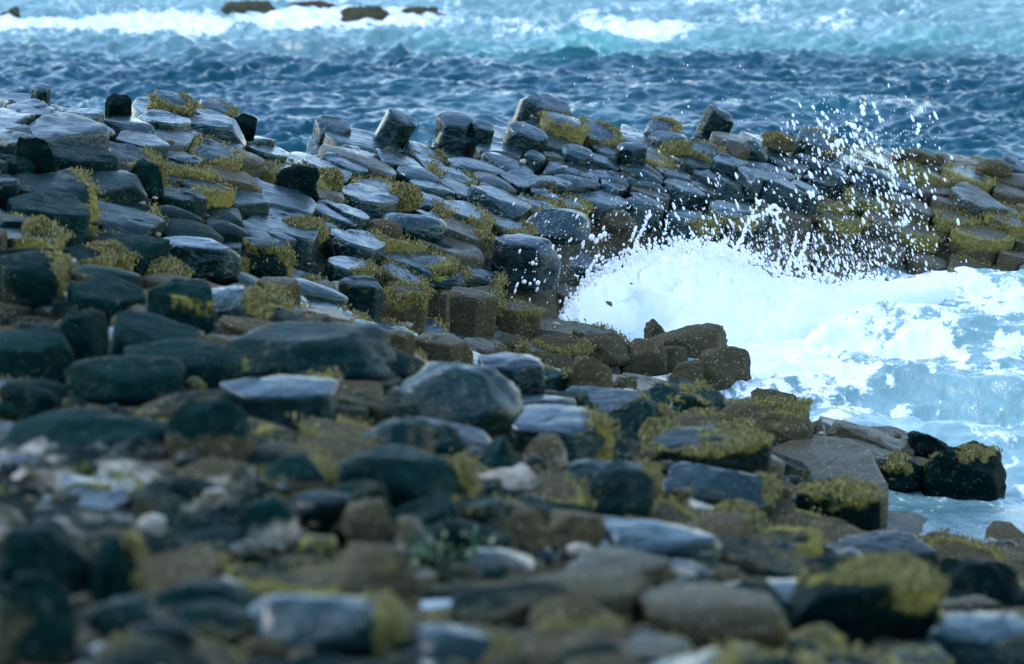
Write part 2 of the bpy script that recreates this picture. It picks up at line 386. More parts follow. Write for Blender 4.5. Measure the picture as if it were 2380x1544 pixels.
for r_, x, y, w_, h_, s_, fl in COLS:
    u, v = toP(r_, x, y); wp = w_/REG[r_][2]*.58105; sp = s_/REG[r_][2]*.58105
    m0 = 36*K
    off = max(0, sp*m0*.95-.01)
    hx, hy, hz = hit(u, v, off)
    m_ = hy*K/CP
    seeds.append([hx, hy, wp*m_/2, max(0, sp*m_*.95-.01), fl, 1])
NTR = len(seeds)

# filler seeds so that the pavement is closed
def add_fill(y0f, y1f, step_f, umin=-.155, umax=.155):
    """staggered jittered rows, kept where no other seed claims the ground"""
    y = y0f
    row = 0
    while y < y1f:
        stp = step_f(y); x = umin*y+(row % 2)*stp*.5
        while x < umax*y:
            st = step_f(y, x/y)
            xx = x+random.uniform(-.2, .2)*st; yy = y+random.uniform(-.2, .2)*st
            x += st*random.uniform(.8, 1.3)
            if yy > ridge_y(xx/yy)+.35: continue
            tz = float(terr(xx, yy))
            if tz < -.05: continue
            ok = True
            for s_ in seeds:
                dx = s_[0]-xx; dy = s_[1]-yy
                if abs(dx) < 1 and abs(dy) < 1:
                    if math.hypot(dx, dy) < (s_[2]*.98+st*.5 if s_[5] else st*.6): ok = False; break
            if not ok: continue
            seeds.append([xx, yy, st*.5*random.uniform(.75, 1.25), 0, None, 0])
        y += stp*.86; row += 1
def stepf(y, q=0.0):
    if y > 29: return .44 if q > -.08 else .5
    return .40+.005*(y-13)
add_fill(12.5, 45, stepf)
SX = np.array([s_[0] for s_ in seeds]); SY = np.array([s_[1] for s_ in seeds]); SR = np.array([s_[2] for s_ in seeds])

def cell(i):
    """power-diagram cell of seed i, as a convex polygon around it"""
    cx, cy, r_ = SX[i], SY[i], SR[i]
    rad = r_*1.5 if seeds[i][5] else .5
    na = 14; ph = random.random()
    poly = [(cx+rad*1.04*math.cos(6.2832*(k_+ph)/na), cy+rad*1.12*math.sin(6.2832*(k_+ph)/na)) for k_ in range(na)]
    d2 = (SX-cx)**2+(SY-cy)**2
    nb = np.argsort(d2)[1:26]
    for j in nb:
        nx, ny = SX[j]-cx, SY[j]-cy; D = math.hypot(nx, ny)
        if D < 1e-6: continue
        nx /= D; ny /= D
        t = (D*D+SR[i]**2-SR[j]**2)/(2*D); t = min(max(t, .25*r_), D*.9)
        out = []
        for a_ in range(len(poly)):
            p, q = poly[a_], poly[(a_+1) % len(poly)]
            dp = (p[0]-cx)*nx+(p[1]-cy)*ny-t; dq = (q[0]-cx)*nx+(q[1]-cy)*ny-t
            if dp <= 0: out.append(p)
            if dp*dq < 0:
                f = dp/(dp-dq); out.append((p[0]+f*(q[0]-p[0]), p[1]+f*(q[1]-p[1])))
        poly = out
        if len(poly) < 3: return None
    return poly

def outline(poly, N=44, rnd=.16, it=1):
    P = np.array(poly)
    # drop tiny edges
    keep = [P[0]]
    for p in P[1:]:
        if np.hypot(*(p-keep[-1])) > .05: keep.append(p)
    P = np.array(keep)
    if len(P) < 3: P = np.array(poly)
    for _ in range(it):
        Q_ = np.roll(P, -1, 0)
        P = np.stack([P*(1-rnd)+Q_*rnd, P*rnd+Q_*(1-rnd)], 1).reshape(-1, 2)
        rnd = .25
    L = np.hypot(*(np.roll(P, -1, 0)-P).T); cs = np.concatenate([[0], np.cumsum(L)])
    t = np.linspace(0, cs[-1], N, endpoint=False)
    PP = np.vstack([P, P[:1]])
    return np.stack([np.interp(t, cs, PP[:, 0]), np.interp(t, cs, PP[:, 1])], 1)

def column_geo(cx, cy, poly, zc, sx, sy, dome=.02, depth=.7, gap=.012, seed=0, rnd=.07, rough=1.0, chips=2, N=44, batter=0.0):
    """vertices, faces, and per-vertex data (r, down) of one prismatic column whose top is an uneven plane"""
    rr = np.random.default_rng(seed)
    O = outline(poly, N, rnd)-np.array([cx, cy])
    ctr = O.mean(0); R0 = np.hypot(*(O-ctr).T).mean()
    O = ctr+(O-ctr)*(1-gap/max(R0, .05))
    ang = np.linspace(0, 2*np.pi, N, endpoint=False)
    edge_n = 1+.022*rough*fbm(np.cos(ang)*2+seed, np.sin(ang)*2, 0, 21)
    O = ctr+(O-ctr)*edge_n[:, None]
    rs = [.22, .45, .66, .82, .92, .975, .993, 1.0, 1.004, 1.0, 1.0, 1.0]
    dn = [0, 0, 0, 0, 0, .002, .008, .024, .09, .18, .32, depth]
    rs = np.array(rs); dn = np.array(dn)
    X_ = []; Y_ = []; Z_ = []; RR = []; DD = []
    tx, ty = -sx, -sy
    for k_ in range(len(rs)):
        p = ctr+(O-ctr)*rs[k_]
        x, y = p[:, 0], p[:, 1]
        z = zc+sx*x+sy*y+dome*(1-rs[k_]**2)
        X_.append(x); Y_.append(y); Z_.append(z); RR.append(np.full(N, rs[k_])); DD.append(np.full(N, dn[k_]))
    X_ = np.concatenate(X_+[[ctr[0]]]); Y_ = np.concatenate(Y_+[[ctr[1]]]); Z_ = np.concatenate(Z_+[[zc+sx*ctr[0]+sy*ctr[1]+dome]])
    RR = np.concatenate(RR+[[0]]); DD = np.concatenate(DD+[[0]])
    # relief of the broken top: low bumps plus stepped flakes
    nz = fbm(X_*4+seed*3.1, Y_*4, 0, 31)*.016+fbm(X_*13+seed, Y_*13, 0, 32, 2)*.006
    fl = fbm(X_*3.3+seed*7.7, Y_*3.3, 0, 33, 2)
    nz = nz+np.where(fl > .22, .014, 0)*rough
    Z_ = Z_+nz*rough
    # chipped corners: planes that cut the rim down
    for _ in range(chips):
        if rr.random() < .6:
            th = rr.random()*6.28; lim = R0*rr.uniform(.62, .9); sl_ = rr.uniform(.25, 1.3)
            dd = (X_-ctr[0])*math.cos(th)+(Y_-ctr[1])*math.sin(th)-lim
            Z_ = Z_-np.where(dd > 0, dd*sl_, 0)*(DD < .2)
    # sides
    Z_ = Z_-DD
    s_n = 1+.03*rough*fbm(X_*3+seed, Y_*3, Z_*5, 35)*(DD > .02)+batter*DD
    X_ = ctr[0]+(X_-ctr[0])*s_n-tx*DD; Y_ = ctr[1]+(Y_-ctr[1])*s_n-ty*DD
    V = np.stack([X_, Y_, Z_-zc], -1)
    F = []
    nr = len(rs)
    i = np.arange(nr-1)[:, None]*N+np.arange(N)[None, :]; j = np.arange(nr-1)[:, None]*N+(np.arange(N)[None, :]+1) % N
    quads = np.stack([i, i+N, j+N, j], -1).reshape(-1, 4)
    F = quads.tolist()
    c_ = nr*N
    F += [[c_, k_, (k_+1) % N] for k_ in range(N)]
    return V, F, RR, DD

def tilt_at(x, y):
    q = x/y
    fr = float(sstep(27, 32, y))
    rt = 4+9.5*fr*float(sstep(-.14, -.02, q))+3*fr
    ft = 2+2.5*fr
    return rt, ft
def bake_attrs(V, RR, DD, fl, cx, cy, z0, sd_, base):
    x = V[:, 0]+cx; y = V[:, 1]+cy; z = V[:, 2]+z0
    nn = fbm(x*2.4, y*2.4, z*2.4, 51); n2 = fbm(x*6, y*6, z*6, 52)
    rim = sstep(.55, 1.0, RR)*(DD < .12)
    right = sstep(-.05, .18, V[:, 0])
    weed = base['weed']+.35*nn
    if 'w' in fl: weed = weed+.45*rim+.35*right*rim+.2
    if 'W' in fl: weed = weed+.5*rim+.15*(DD < .03)
    weed = weed-.6*(DD > .25)*('W' not in fl)
    barn = base['barn']+.35*nn+(.55 if 'b' in fl else 0)+.25*sstep(.05, .3, DD)
    n = len(x)
    tone = np.full(n, base['tone'])+.2*n2
    if 'h' in fl: weed = weed*.3
    return dict(tone=tone, wet=np.full(n, base['wet']), weed=np.clip(weed, -.3, 1), barn=np.clip(barn, 0, 1), pale=np.clip(base['pale']+.5*nn, -1, 1) if base['pale'] > 0 else np.zeros(n))
WEEDPTS = []   # where fronds grow: (world xyz, strength)
def note_weed(V, at, DD, cx, cy, z0, thr=.62, cap=60):
    k_ = np.where((at['weed'] > thr) & (DD < .12))[0]
    if len(k_) > cap: k_ = rng.choice(k_, cap, replace=False)
    for i in k_: WEEDPTS.append((V[i, 0]+cx, V[i, 1]+cy, V[i, 2]+z0))

# outlines kept clear for the big separate stones (photo frame 2380 x 1544)
BOXES = np.array([(40,133,315,408),(644,742,382,465),(300,380,370,452),(1220,1372,482,566),(1374,1476,478,532),(1148,1305,548,668),(884,1040,490,560),(830,935,508,556),(1000,1062,560,590),(896,1055,592,636),(1060,1160,660,700),(930,1090,630,665),(360,562,550,634),(562,682,552,636),(788,895,646,752),(893,998,661,760),(994,1022,676,742),(1018,1048,680,766),(1045,1161,670,776),(1158,1262,702,770),(898,968,770,834),(962,1103,776,848),(1497,1694,750,818),(1497,1560,738,785),(1440,1552,786,872),(1520,1600,800,842),(1544,1636,834,894),(1618,1756,803,888),(1733,1876,896,938),(1217,1372,772,822),(1340,1470,768,845),(1234,1336,813,882),(1330,1424,826,925),(1422,1486,872,920),(1130,1230,775,830),(0,145,588,705),(170,332,653,735),(352,490,660,768),(490,596,673,755),(0,162,772,874),(112,240,728,838),(278,445,735,822),(300,548,800,885),(512,892,765,862),(519,768,882,962),(0,152,886,962),(168,410,838,925),(400,582,922,1078),(0,400,948,1062),(936,1198,846,992),(1118,1256,830,912),(1240,1330,858,912),(834,996,968,1092),(806,1084,1042,1170),(1116,1200,1010,1110),(1222,1312,1016,1072),(1170,1412,955,1032),(1314,1510,1058,1172),(1486,1676,892,968),(1452,1545,916,1008),(1544,1680,960,1030),(1686,1884,924,1024),(1450,1778,1006,1092),(1776,2040,1026,1150),(2112,2206,1002,1060),(2150,2332,1034,1146),(2008,2165,1058,1138),(1548,1778,1068,1162),(1380,1516,1070,1195),(1162,1264,1180,1278),(1278,1400,1186,1258),(1376,1656,1202,1284),(1862,2034,1126,1226),(1888,2164,1252,1326),(2148,2400,1282,1428),(1822,2164,1316,1505),(1238,1492,1336,1455),(1468,1804,1372,1492),(1326,1552,1285,1352),(2163,2400,1438,1560),(1162,1480,1452,1560),(1432,1610,1484,1570),(2162,2336,1378,1452),(0,164,1334,1580),(0,222,1212,1370),(218,318,1242,1386),(586,908,1386,1504),(380,606,1338,1420),(384,582,1400,1478),(316,450,1450,1560),(220,384,1378,1474),(770,964,1256,1392),(806,914,1162,1246),(918,1002,1206,1274),(1016,1090,1212,1304),(604,758,1050,1142),(562,686,1148,1256),(424,582,1056,1112),(684,810,1150,1215),(916,1166,1444,1532),(1060,1180,1160,1230)])
cells = []
for i in range(len(seeds)):
    x, y, r_, off, fl, tr = seeds[i]
    p = cell(i)
    if p is None: continue
    P = np.array(p); area = .5*abs(np.dot(P[:, 0], np.roll(P[:, 1], -1))-np.dot(P[:, 1], np.roll(P[:, 0], -1)))
    if area < .02: continue
    t0 = float(terr(x, y)); u, v = proj(x, y, t0)
    if 1330 < u < 1900 and 655 < v < 744: continue
    if not tr:
        vv = v-.25*math.sqrt(area)*.3/(y*K)
        mg = .2*(BOXES[:, 1]-BOXES[:, 0])*.3
        if np.any((u > BOXES[:, 0]+mg) & (u < BOXES[:, 1]-mg) & (vv > BOXES[:, 2]+.3*(BOXES[:, 3]-BOXES[:, 2])) & (vv < BOXES[:, 3]+6)): continue
    px = math.sqrt(area)/(y*K)
    inview = -60 < u < 2440 and 150 < v < 1600
    cells.append((i, p, t0, u, v, px if inview else 0, area))
def build_cell(c):
    i, p, t0, u, v, px, area = c
    x, y, r_, off, fl, tr = seeds[i]
    rt, ft = tilt_at(x, y); far_ = y > 29.0 if x/y < -.06 else y > 29.5
    rr = random.Random(i*13+5)
    low = float(sstep(.75, .2, t0)) if y > 28 else float(sstep(1.6, .5, t0))
    if fl is None:
        fl = ''
        if rr.random() < .2: fl += 'w'
        if rr.random() < .15+.8*low: fl += 'b'
        if rr.random() < .25: fl += 'd'
        off = rr.gauss(-.01, .06) if far_ else rr.gauss(-.01, .045)
        if far_ and rr.random() < .12: off += .08
        if far_ and x/y > .06: off *= .35
    sx = -math.tan(R(rt+rr.gauss(0, 3.5 if far_ else 9))); sy = math.tan(R(ft+rr.gauss(0, 3.0 if far_ else 7)))
    dome = .05 if 'd' in fl else (-.035 if 'c' in fl else rr.uniform(-.01, .015))
    rnd = .07 if far_ else .10
    zc = t0+off
    V, F, RR, DD = column_geo(x, y, p, zc, sx, sy, dome, .75 if off < .25 else .9, gap=.007 if far_ else .010, seed=i, rnd=rnd if 'd' not in fl else .2, rough=1.0 if 'd' not in fl else .45, chips=2 if 'd' not in fl else 0, N=44 if px > 45 else 30)
    if not far_: V = V*(1+.05*fbm(V[:, 0]*5+i, V[:, 1]*5, V[:, 2]*5, 66))[:, None]
    leftdry = float(sstep(-.03, -.085, x/y)*sstep(.8, 3.2, ridge_y(x/y)-y)) if far_ else .75
    base = dict(weed=.0+.25*float(vn(x*.9, y*.9, 0, 91))+.03*low-(.0 if far_ else .04), barn=.10+.55*low+.25*float(vn(x*.7, y*.7, 0, 92)),
                tone=(.42 if far_ else .25)+rr.uniform(-.2, .22), wet=(max(.05, 1-.85*leftdry*(1-.35*rr.random())-.35*low) if far_ else (.65 if rr.random() < .12 else .12*rr.random())), pale=0)
    if not far_:
        base['barn'] += .26
        if u < 800 and 940 < v < 1260: base['pale'] = .24+.3*float(vn(x*1.5, y*1.5, 0, 93))
    at = bake_attrs(V, RR, DD, fl, x, y, zc, i, base)
    note_weed(V, at, DD, x, y, zc)
    return V, F, at, (x, y, zc), far_
order = sorted(range(len(cells)), key=lambda k_: -(cells[k_][5]+(25 if seeds[cells[k_][0]][5] else 0)))
built = {True: 0, False: 0}; restV = {True: [], False: []}
foreshore = None
# near ground is its own piece of the setting: a thin apron of bedrock under the broken stones
ys2 = np.arange(11, 29, .2); qs2 = np.linspace(-.2, .2, 120)
Y2, Q2 = np.meshgrid(ys2, qs2, indexing='ij'); X2 = Q2*Y2
T2 = terr(X2, Y2)-.13+.06*fbm(X2*2.2, Y2*2.2, 0, 13)+.03*fbm(X2*8, Y2*8, 0, 15)
n = X2.size
me = mesh('rocky_foreshore', np.stack([X2, Y2, T2], -1).reshape(-1, 3), grid_faces(len(ys2), len(qs2)), ROCK, dict(tone=np.full(n, .5), wet=np.full(n, .35), weed=(.3+.3*fbm(X2, Y2, 0, 19)).ravel(), barn=np.full(n, .6), pale=np.zeros(n)))
FORESHORE = link('rocky_foreshore', me, kind='structure', label='broken rocky foreshore of stones and boulders in front of the causeway')
for k_ in order:
    V, F, at, loc, far_ = build_cell(cells[k_])
    if built[far_] < 295 and cells[k_][5] > 0:
        nm = 'basalt_column' if far_ else 'stone'
        me = mesh(nm, V, F, ROCK, at)
        link(nm, me, parent=CAUSEWAY if far_ else FORESHORE, loc=loc); built[far_] += 1
    else: restV[far_].append((V+np.array(loc), F, at))
for far_, L in restV.items():
    if not L: continue
    Vs = []; Fs = []; A = {k_: [] for k_ in L[0][2]}; o_ = 0
    for V, F, at in L:
        Vs.append(V); Fs += [[a_+o_ for a_ in f] for f in F]; o_ += len(V)
        for k_ in A: A[k_].append(at[k_])
    nm = 'outer_columns' if far_ else 'outer_stones'
    me = mesh(nm, np.concatenate(Vs), Fs, ROCK, {k_: np.concatenate(v_) for k_, v_ in A.items()})
    link(nm, me, parent=CAUSEWAY if far_ else FORESHORE, kind='stuff')
print('cells', len(cells), built, {k_: len(v_) for k_, v_ in restV.items()})

# ------------------------------------------------------------------ loose blocks and boulders
def fronds(P, rr, L=(.02, .06), wd=.010, per=4, jit=.03, out=None):
    n_ = len(P)*per
    B0 = np.repeat(P, per, 0)+rr.normal(0, jit, (n_, 3))*np.array([1, 1, .5])
    d = rr.normal(size=(n_, 3)); d[:, 1] -= .5; d[:, 0] += .25
    d[:, 2] = np.abs(d[:, 2])*.5; d /= np.linalg.norm(d, axis=1, keepdims=True)
    l = rr.uniform(L[0], L[1], (n_, 1)); s_ = rr.normal(size=(n_, 3)); s_ -= np.sum(s_*d, 1, keepdims=True)*d; s_ /= np.linalg.norm(s_, axis=1, keepdims=True)
    mid = B0+d*l*.6+np.array([0, 0, .012]); tip = B0+d*l; tip[:, 2] -= l[:, 0]*.9
    w_ = wd*rr.uniform(.6, 1.5, (n_, 1))
    V = np.stack([B0-s_*w_*.5, B0+s_*w_*.5, mid+s_*w_, mid-s_*w_, tip], 1).reshape(-1, 3)
    b_ = np.arange(n_)[:, None]*5
    F = np.concatenate([b_+np.array([[0, 1, 2]]), b_+np.array([[0, 2, 3]]), b_+np.array([[3, 2, 4]])])
    return V, F
def unit_sphere(nu=36, nv=20):
    th = np.linspace(0, np.pi, nv+1)[1:-1]; ph = np.linspace(0, 2*np.pi, nu, endpoint=False)
    T_, P_ = np.meshgrid(th, ph, indexing='ij')
    V = np.stack([np.sin(T_)*np.cos(P_), np.sin(T_)*np.sin(P_), np.cos(T_)], -1).reshape(-1, 3)
    V = np.vstack([V, [[0, 0, 1], [0, 0, -1]]])
    nr = nv-1
    i = np.arange(nr-1)[:, None]*nu+np.arange(nu)[None, :]; j = np.arange(nr-1)[:, None]*nu+(np.arange(nu)[None, :]+1) % nu
    F = np.stack([i, i+nu, j+nu, j], -1).reshape(-1, 4).tolist()
    a_ = nr*nu
    F += [[a_, k_, (k_+1) % nu] for k_ in range(nu)]+[[a_+1, (nr-1)*nu+(k_+1) % nu, (nr-1)*nu+k_] for k_ in range(nu)]
    return V, F
USV, USF = unit_sphere(44, 26)
def boulder_geo(wd, dp, ht, seed, boxy=.45, cuts=4, rough=1.0, lean=0.0, tilt=0.0, USV=USV):
    rr = np.random.default_rng(seed)
    V = USV.copy(); e_ = 1-boxy
    V = np.sign(V)*np.abs(V)**e_ if False else V/np.power(np.sum(np.abs(V)**(2+6*boxy), -1, keepdims=True), 1/(2+6*boxy))
    for _ in range(cuts):
        d = rr.normal(size=3); d[2] = abs(d[2])*.6; d /= np.linalg.norm(d); lim = rr.uniform(.62, .90)
        s_ = V@d; ex = np.maximum(s_-lim, 0); V = V-ex[:, None]*d*.88
    nn = fbm(V[:, 0]*1.6+seed, V[:, 1]*1.6, V[:, 2]*1.6, 101)*.10+fbm(V[:, 0]*5+seed, V[:, 1]*5, V[:, 2]*5, 102)*.035
    V = V*(1+nn*rough)[:, None]
    V[:, 0] += lean*V[:, 2]
    V[:, 2] += tilt*V[:, 0]
    # normalise to the wanted size
    mn, mx = V.min(0), V.max(0)
    V = (V-(mn+mx)/2)/(mx-mn)
    V[:, 2] += .5
    return V*np.array([wd, dp, ht])
def place_boulder(x0, x1, y0, y1, shape, fl, name, label, cat, group=None, base_d=None, depthf=.75, lift=None, seed=None, tilt=0.0, tone=.42, wet=.5, full=False):
    """a stone whose outline spans the given part of the view, standing on the ground met at its lower edge"""
    cu = (x0+x1)/2
    hx, hy, hz = hit(cu, y1) if base_d is None else (ray(cu, y1)[0]*base_d, base_d, zat(y1, base_d))
    m_ = hy*K/CP; wd = (x1-x0)*m_; dp = wd*depthf
    yc = hy+dp*.45; rx = ray(cu, (y0+y1)/2)[0]
    back = .12 if shape == 'r' else .33
    ztop = CH+ray(cu, y0)[1]*(yc+dp*back)
    zb = min(float(terr(rx*yc, yc))-.06, hz-.04)
    if lift is not None: zb = lift
    syb = (.34 if y1 < 560 else .14) if shape == 'b' else 0
    ht = max(ztop-zb-(0 if full else syb*dp*.33+(abs(tilt)*wd*.22 if shape == 'b' else 0)), .08)
    seed = seed if seed is not None else int(x0*7+y0*3)
    if shape in 'rs':
        V = boulder_geo(wd*1.03, dp, ht, seed, boxy=(.12 if y1 < 640 else .26) if shape == 'r' else .4, cuts=(3 if y1 < 640 else 6) if shape == 'r' else 8, rough=(.8 if y1 < 640 else 1.5) if shape == 'r' else 1.9, tilt=tilt)
        F = USF
        rad = np.hypot(V[:, 0]/wd*2, V[:, 1]/dp*2); RR = np.clip(rad, 0, 1); DD = np.clip((ht-V[:, 2])*.7-.03, 0, 1)
    else:
        n_ = random.choice([5, 6, 6]); ph = random.random()*6.28
        rn = random.Random(seed)
        pts = []
        for k_ in range(n_):
            a_ = ph+6.2832*(k_+rn.uniform(-.12, .12))/n_
            pts.append((math.cos(a_), math.sin(a_)))
        P = np.array(pts); mn, mx = P.min(0), P.max(0); P = (P-(mn+mx)/2)/(mx-mn)*np.array([wd*1.02, dp])
        V, F, RR, DD = column_geo(0, 0, P.tolist(), ht, tilt, syb, .012, ht*1.0, gap=0, seed=seed, rnd=.06, rough=.9, chips=3)
        V[:, 2] += ht
        V = V[:]
    x, y = rx*yc, yc
    low = float(sstep(.8, .1, zb)) if y > 28 else .0
    base = dict(weed=.0, barn=.12+.4*low, tone=tone, wet=wet, pale=0)
    at = bake_attrs(V, RR, DD, fl, x, y, zb, seed, base)
    X_, Z_ = V[:, 0]/wd, V[:, 2]/ht
    nrm_up = sstep(.45, .9, Z_)
    if 'm' in fl: at['weed'] = np.clip(.08+.42*nrm_up+.75*fbm(V[:, 0]*4+x, V[:, 1]*4, V[:, 2]*6, 7), 0, 1)     # matted with weed on top
    if 'y' in fl: at['weed'] = np.clip(at['weed']+1.3*sstep(.2, .42, X_+.22*fbm(V[:, 2]*9+x, V[:, 1]*9, 0, 8, 2)-.12*(1-Z_)), 0, 1)   # weed on the right end
    if 't' in fl: at['barn'] = np.clip(at['barn']+.75, 0, 1)
    if 'T' in fl: at['barn'] = np.clip(at['barn']+.9*sstep(.75, .25, Z_), 0, 1)
    if 'p' in fl: at['pale'] = np.clip(.5*sstep(1.0, .3, Z_)+.12, 0, 1)
    if 'k' in fl: at['tone'] = at['tone']*0+.02; at['barn'] = at['barn']*.2
    me = mesh(name, V, F, ROCK, at)
    o = link(name, me, label=label, cat=cat, group=group, loc=(x, y, zb))
    k_ = np.where((at['weed'] > .68) & (DD < .2))[0]
    if len(k_) > 24:
        if len(k_) > 150: k_ = rng.choice(k_, 150, replace=False)
        FV, FF = fronds(V[k_], rng, (.006, .018), .007, 9, .022)
        link('seaweed', mesh('seaweed', FV, FF, WEED, smooth=False), parent=o, kind='stuff')
    return o

B = place_boulder
# crest blocks seen against the sea
CR = 'loose blocks along the causeway crest'
def crest(x0, x1, y0, y1, d, fl, label, tilt=-.2, depthf=.9, tone=.4, wet=.9, shape='b', **k):
    return B(x0, x1, y0, y1, shape, fl, 'basalt_block', label, 'rock', CR, base_d=None, tilt=tilt, depthf=depthf, tone=tone, wet=wet, **k)
crest(72,118,198,225,34.6,'','small dark lump of rock on the far left end of the crest',tilt=-.1)
crest(244,306,221,262,33.4,'k','small dark rounded block sitting on larger slabs near the left crest',tilt=-.05,wet=.1)
crest(353,455,210,262,36.6,'w','tilted slab with a green weedy left end on the left crest',tilt=-.35)
crest(455,545,230,285,37.2,'w','dark slab with weed on its raised far edge, left of the crest dip',tilt=-.3)
crest(543,598,266,325,37.4,'k','bare dark wedge leaning at the edge of the crest dip',tilt=-.25,wet=.1)
crest(733,818,274,322,38.6,'','flat topped dark block starting the crest right of the dip')
crest(714,805,311,358,37.9,'','low block with a bright rounded top and dark front just below the crest',shape='r',tilt=-.2)
crest(904,969,256,322,39.4,'','sharp edged block tipped up on one corner on the crest',tilt=-.55)
crest(1014,1102,260,300,40.0,'','squarish block with a thin pale top edge in the middle of the crest',tilt=-.12)
crest(1018,1110,286,330,39.0,'','slab leaning against the block in the middle of the crest',tilt=-.3)
crest(1098,1150,281,326,39.7,'','small block with dark notched front right of the middle crest',tilt=-.3)
crest(1208,1330,233,286,40.3,'','largest tilted column end, standing highest on the crest',full=True,tilt=-.32,depthf=.7)
crest(1210,1330,275,312,39.7,'w','weedy slab wedged under the highest tilted column end',tilt=-.25)
crest(1180,1276,285,348,39.2,'','smooth topped column end with pale left face below the highest block',tilt=-.3,depthf=.75)
crest(1326,1448,278,335,39.8,'w','broad tipped slab with a yellow weed patch on its top',tilt=-.3)
crest(1302,1380,335,385,38.9,'','square pale block lying below the broad tipped slab',tilt=-.28)
crest(1432,1503,330,388,39.5,'k','black cube of rock with a flat front under the weedy crest',tilt=-.05,depthf=.6)
crest(1492,1580,278,320,41.2,'w','flat block with a dark left face, left of the upright block',tilt=-.15)
crest(1500,1600,303,345,40.6,'','rounded slab lying just below the flat block left of the upright block',shape='r',tilt=-.2)
crest(1644,1706,258,338,41.0,'k','black upright block standing like a chair on the crest',full=True,tilt=-.42,depthf=.55)
crest(1626,1716,318,352,40.6,'','scooped slab at the foot of the upright block',tilt=-.15)
crest(1710,1786,320,372,41.0,'','round topped dark block right of the upright block',shape='s',tilt=-.25)
crest(1772,1850,313,350,42.2,'mb','low mound covered in brown weed between upright block and spray',shape='r',wet=.3)
crest(1854,1960,305,356,42.0,'w','long block with a black left face behind the spray',tilt=-.35)
crest(2076,2176,342,378,43.2,'mb','brown weedy hump on the crest right of the spray',shape='r',wet=.3,tilt=-.2)
crest(2168,2206,354,375,43.2,'b','small brown knob beside the weedy hump right of the spray',shape='s')
crest(2270,2352,368,412,43.4,'mb','rounded weed covered hump near the right edge of the crest',shape='r',wet=.3,tilt=-.2)
crest(2328,2400,366,398,44.0,'kb','dark sliver of rock cut by the right edge of the photo',tilt=-.4)
# blocks on the slope
SL = 'loose stones on the causeway slope'
def slope(x0, x1, y0, y1, shape, fl, label, **k): return B(x0, x1, y0, y1, shape, fl, 'basalt_block', label, 'rock', SL, **k)
slope(40,133,315,408,'s','k','dark slab standing on edge near the left side of the slope',tilt=-.35,tone=.25,wet=.1)
slope(644,742,382,465,'s','k','dark pitted block with a round hollow in its front',tone=.25,wet=.1,tilt=-.1)
slope(300,380,370,452,'s','','tilted dark block with a steep face in the upper left slope',tilt=-.3,tone=.3,wet=.15)
slope(1220,1372,482,566,'r','','large smooth domed boulder at the left edge of the spray',tilt=-.12,wet=1,tone=.35)
slope(1374,1476,478,532,'s','b','angular dark boulder right of the large domed boulder',tilt=-.15,wet=.8)
slope(1148,1305,548,668,'b','k','big black fronted block with a notched pale top left of the breaking wave',tilt=-.12,wet=.8,depthf=.6,tone=.3)
slope(884,1040,490,560,'r','','long smooth dome lying across the middle of the slope',tilt=-.18,wet=1)
slope(830,935,508,556,'r','t','brown barnacled dome joined to the long smooth dome',tilt=-.1,wet=.2)
slope(1000,1062,560,590,'r','','small wet ledge stone below the concave slab',tilt=-.2)
slope(896,1055,592,636,'r','w','low rounded slab with weed on its right end above the ledge wall',tilt=-.15,wet=.9)
slope(1060,1160,660,700,'s','bw','knobbly weed edged stone on top of the ledge wall')
slope(930,1090,630,665,'s','mw','dark rock tufted with yellow weed just above the ledge wall')
LG = 'blocks of the ledge wall'
def ledge(x0, x1, y0, y1, fl, label, **k):
    k.setdefault('wet', .45); k.setdefault('tone', .35); k.setdefault('depthf', .75)
    return B(x0, x1, y0, y1, 'b', fl, 'basalt_block', label, 'rock', LG, **k)
ledge(360,562,550,634,'','largest dark faced block of the left ledge with a pale blue top',tilt=-.12,wet=.9,depthf=.45)
ledge(562,682,552,636,'Wy','weed topped block with dark holes in its face, right end of left ledge',tilt=-.1,depthf=.6)
ledge(788,895,646,752,'W','leftmost ledge wall block with a dark corner and weedy rim',tilt=-.1)
ledge(893,998,661,760,'Wb','second ledge wall block, brown faced under a weed fringe',tilt=-.1)
ledge(994,1022,676,742,'b','narrow knobbly pillar between the wider ledge wall blocks')
ledge(1018,1048,680,766,'b','slim pillar beside the dark joint of the ledge wall')
ledge(1045,1161,670,776,'bt','broad brown ledge wall block right of the dark joint',tilt=-.12)
ledge(1158,1262,702,770,'btW','rightmost rounded block of the ledge wall, nearest the wave',tilt=-.1)
ledge(596,702,648,712,'bW','brown weedy step at the left start of the ledge wall',tilt=-.08)
ledge(696,792,655,724,'bW','brown step with a soft weed rim next to the leftmost wall block',tilt=-.08)
ledge(1100,1180,790,838,'bt','low brown step behind the wide split block of the lower ledge',tilt=-.08)
ledge(898,968,770,834,'t','small dark cornered block of the lower ledge',tilt=-.1)
ledge(962,1103,776,848,'tb','wide brown block of the lower ledge split by a dark joint',tilt=-.05)
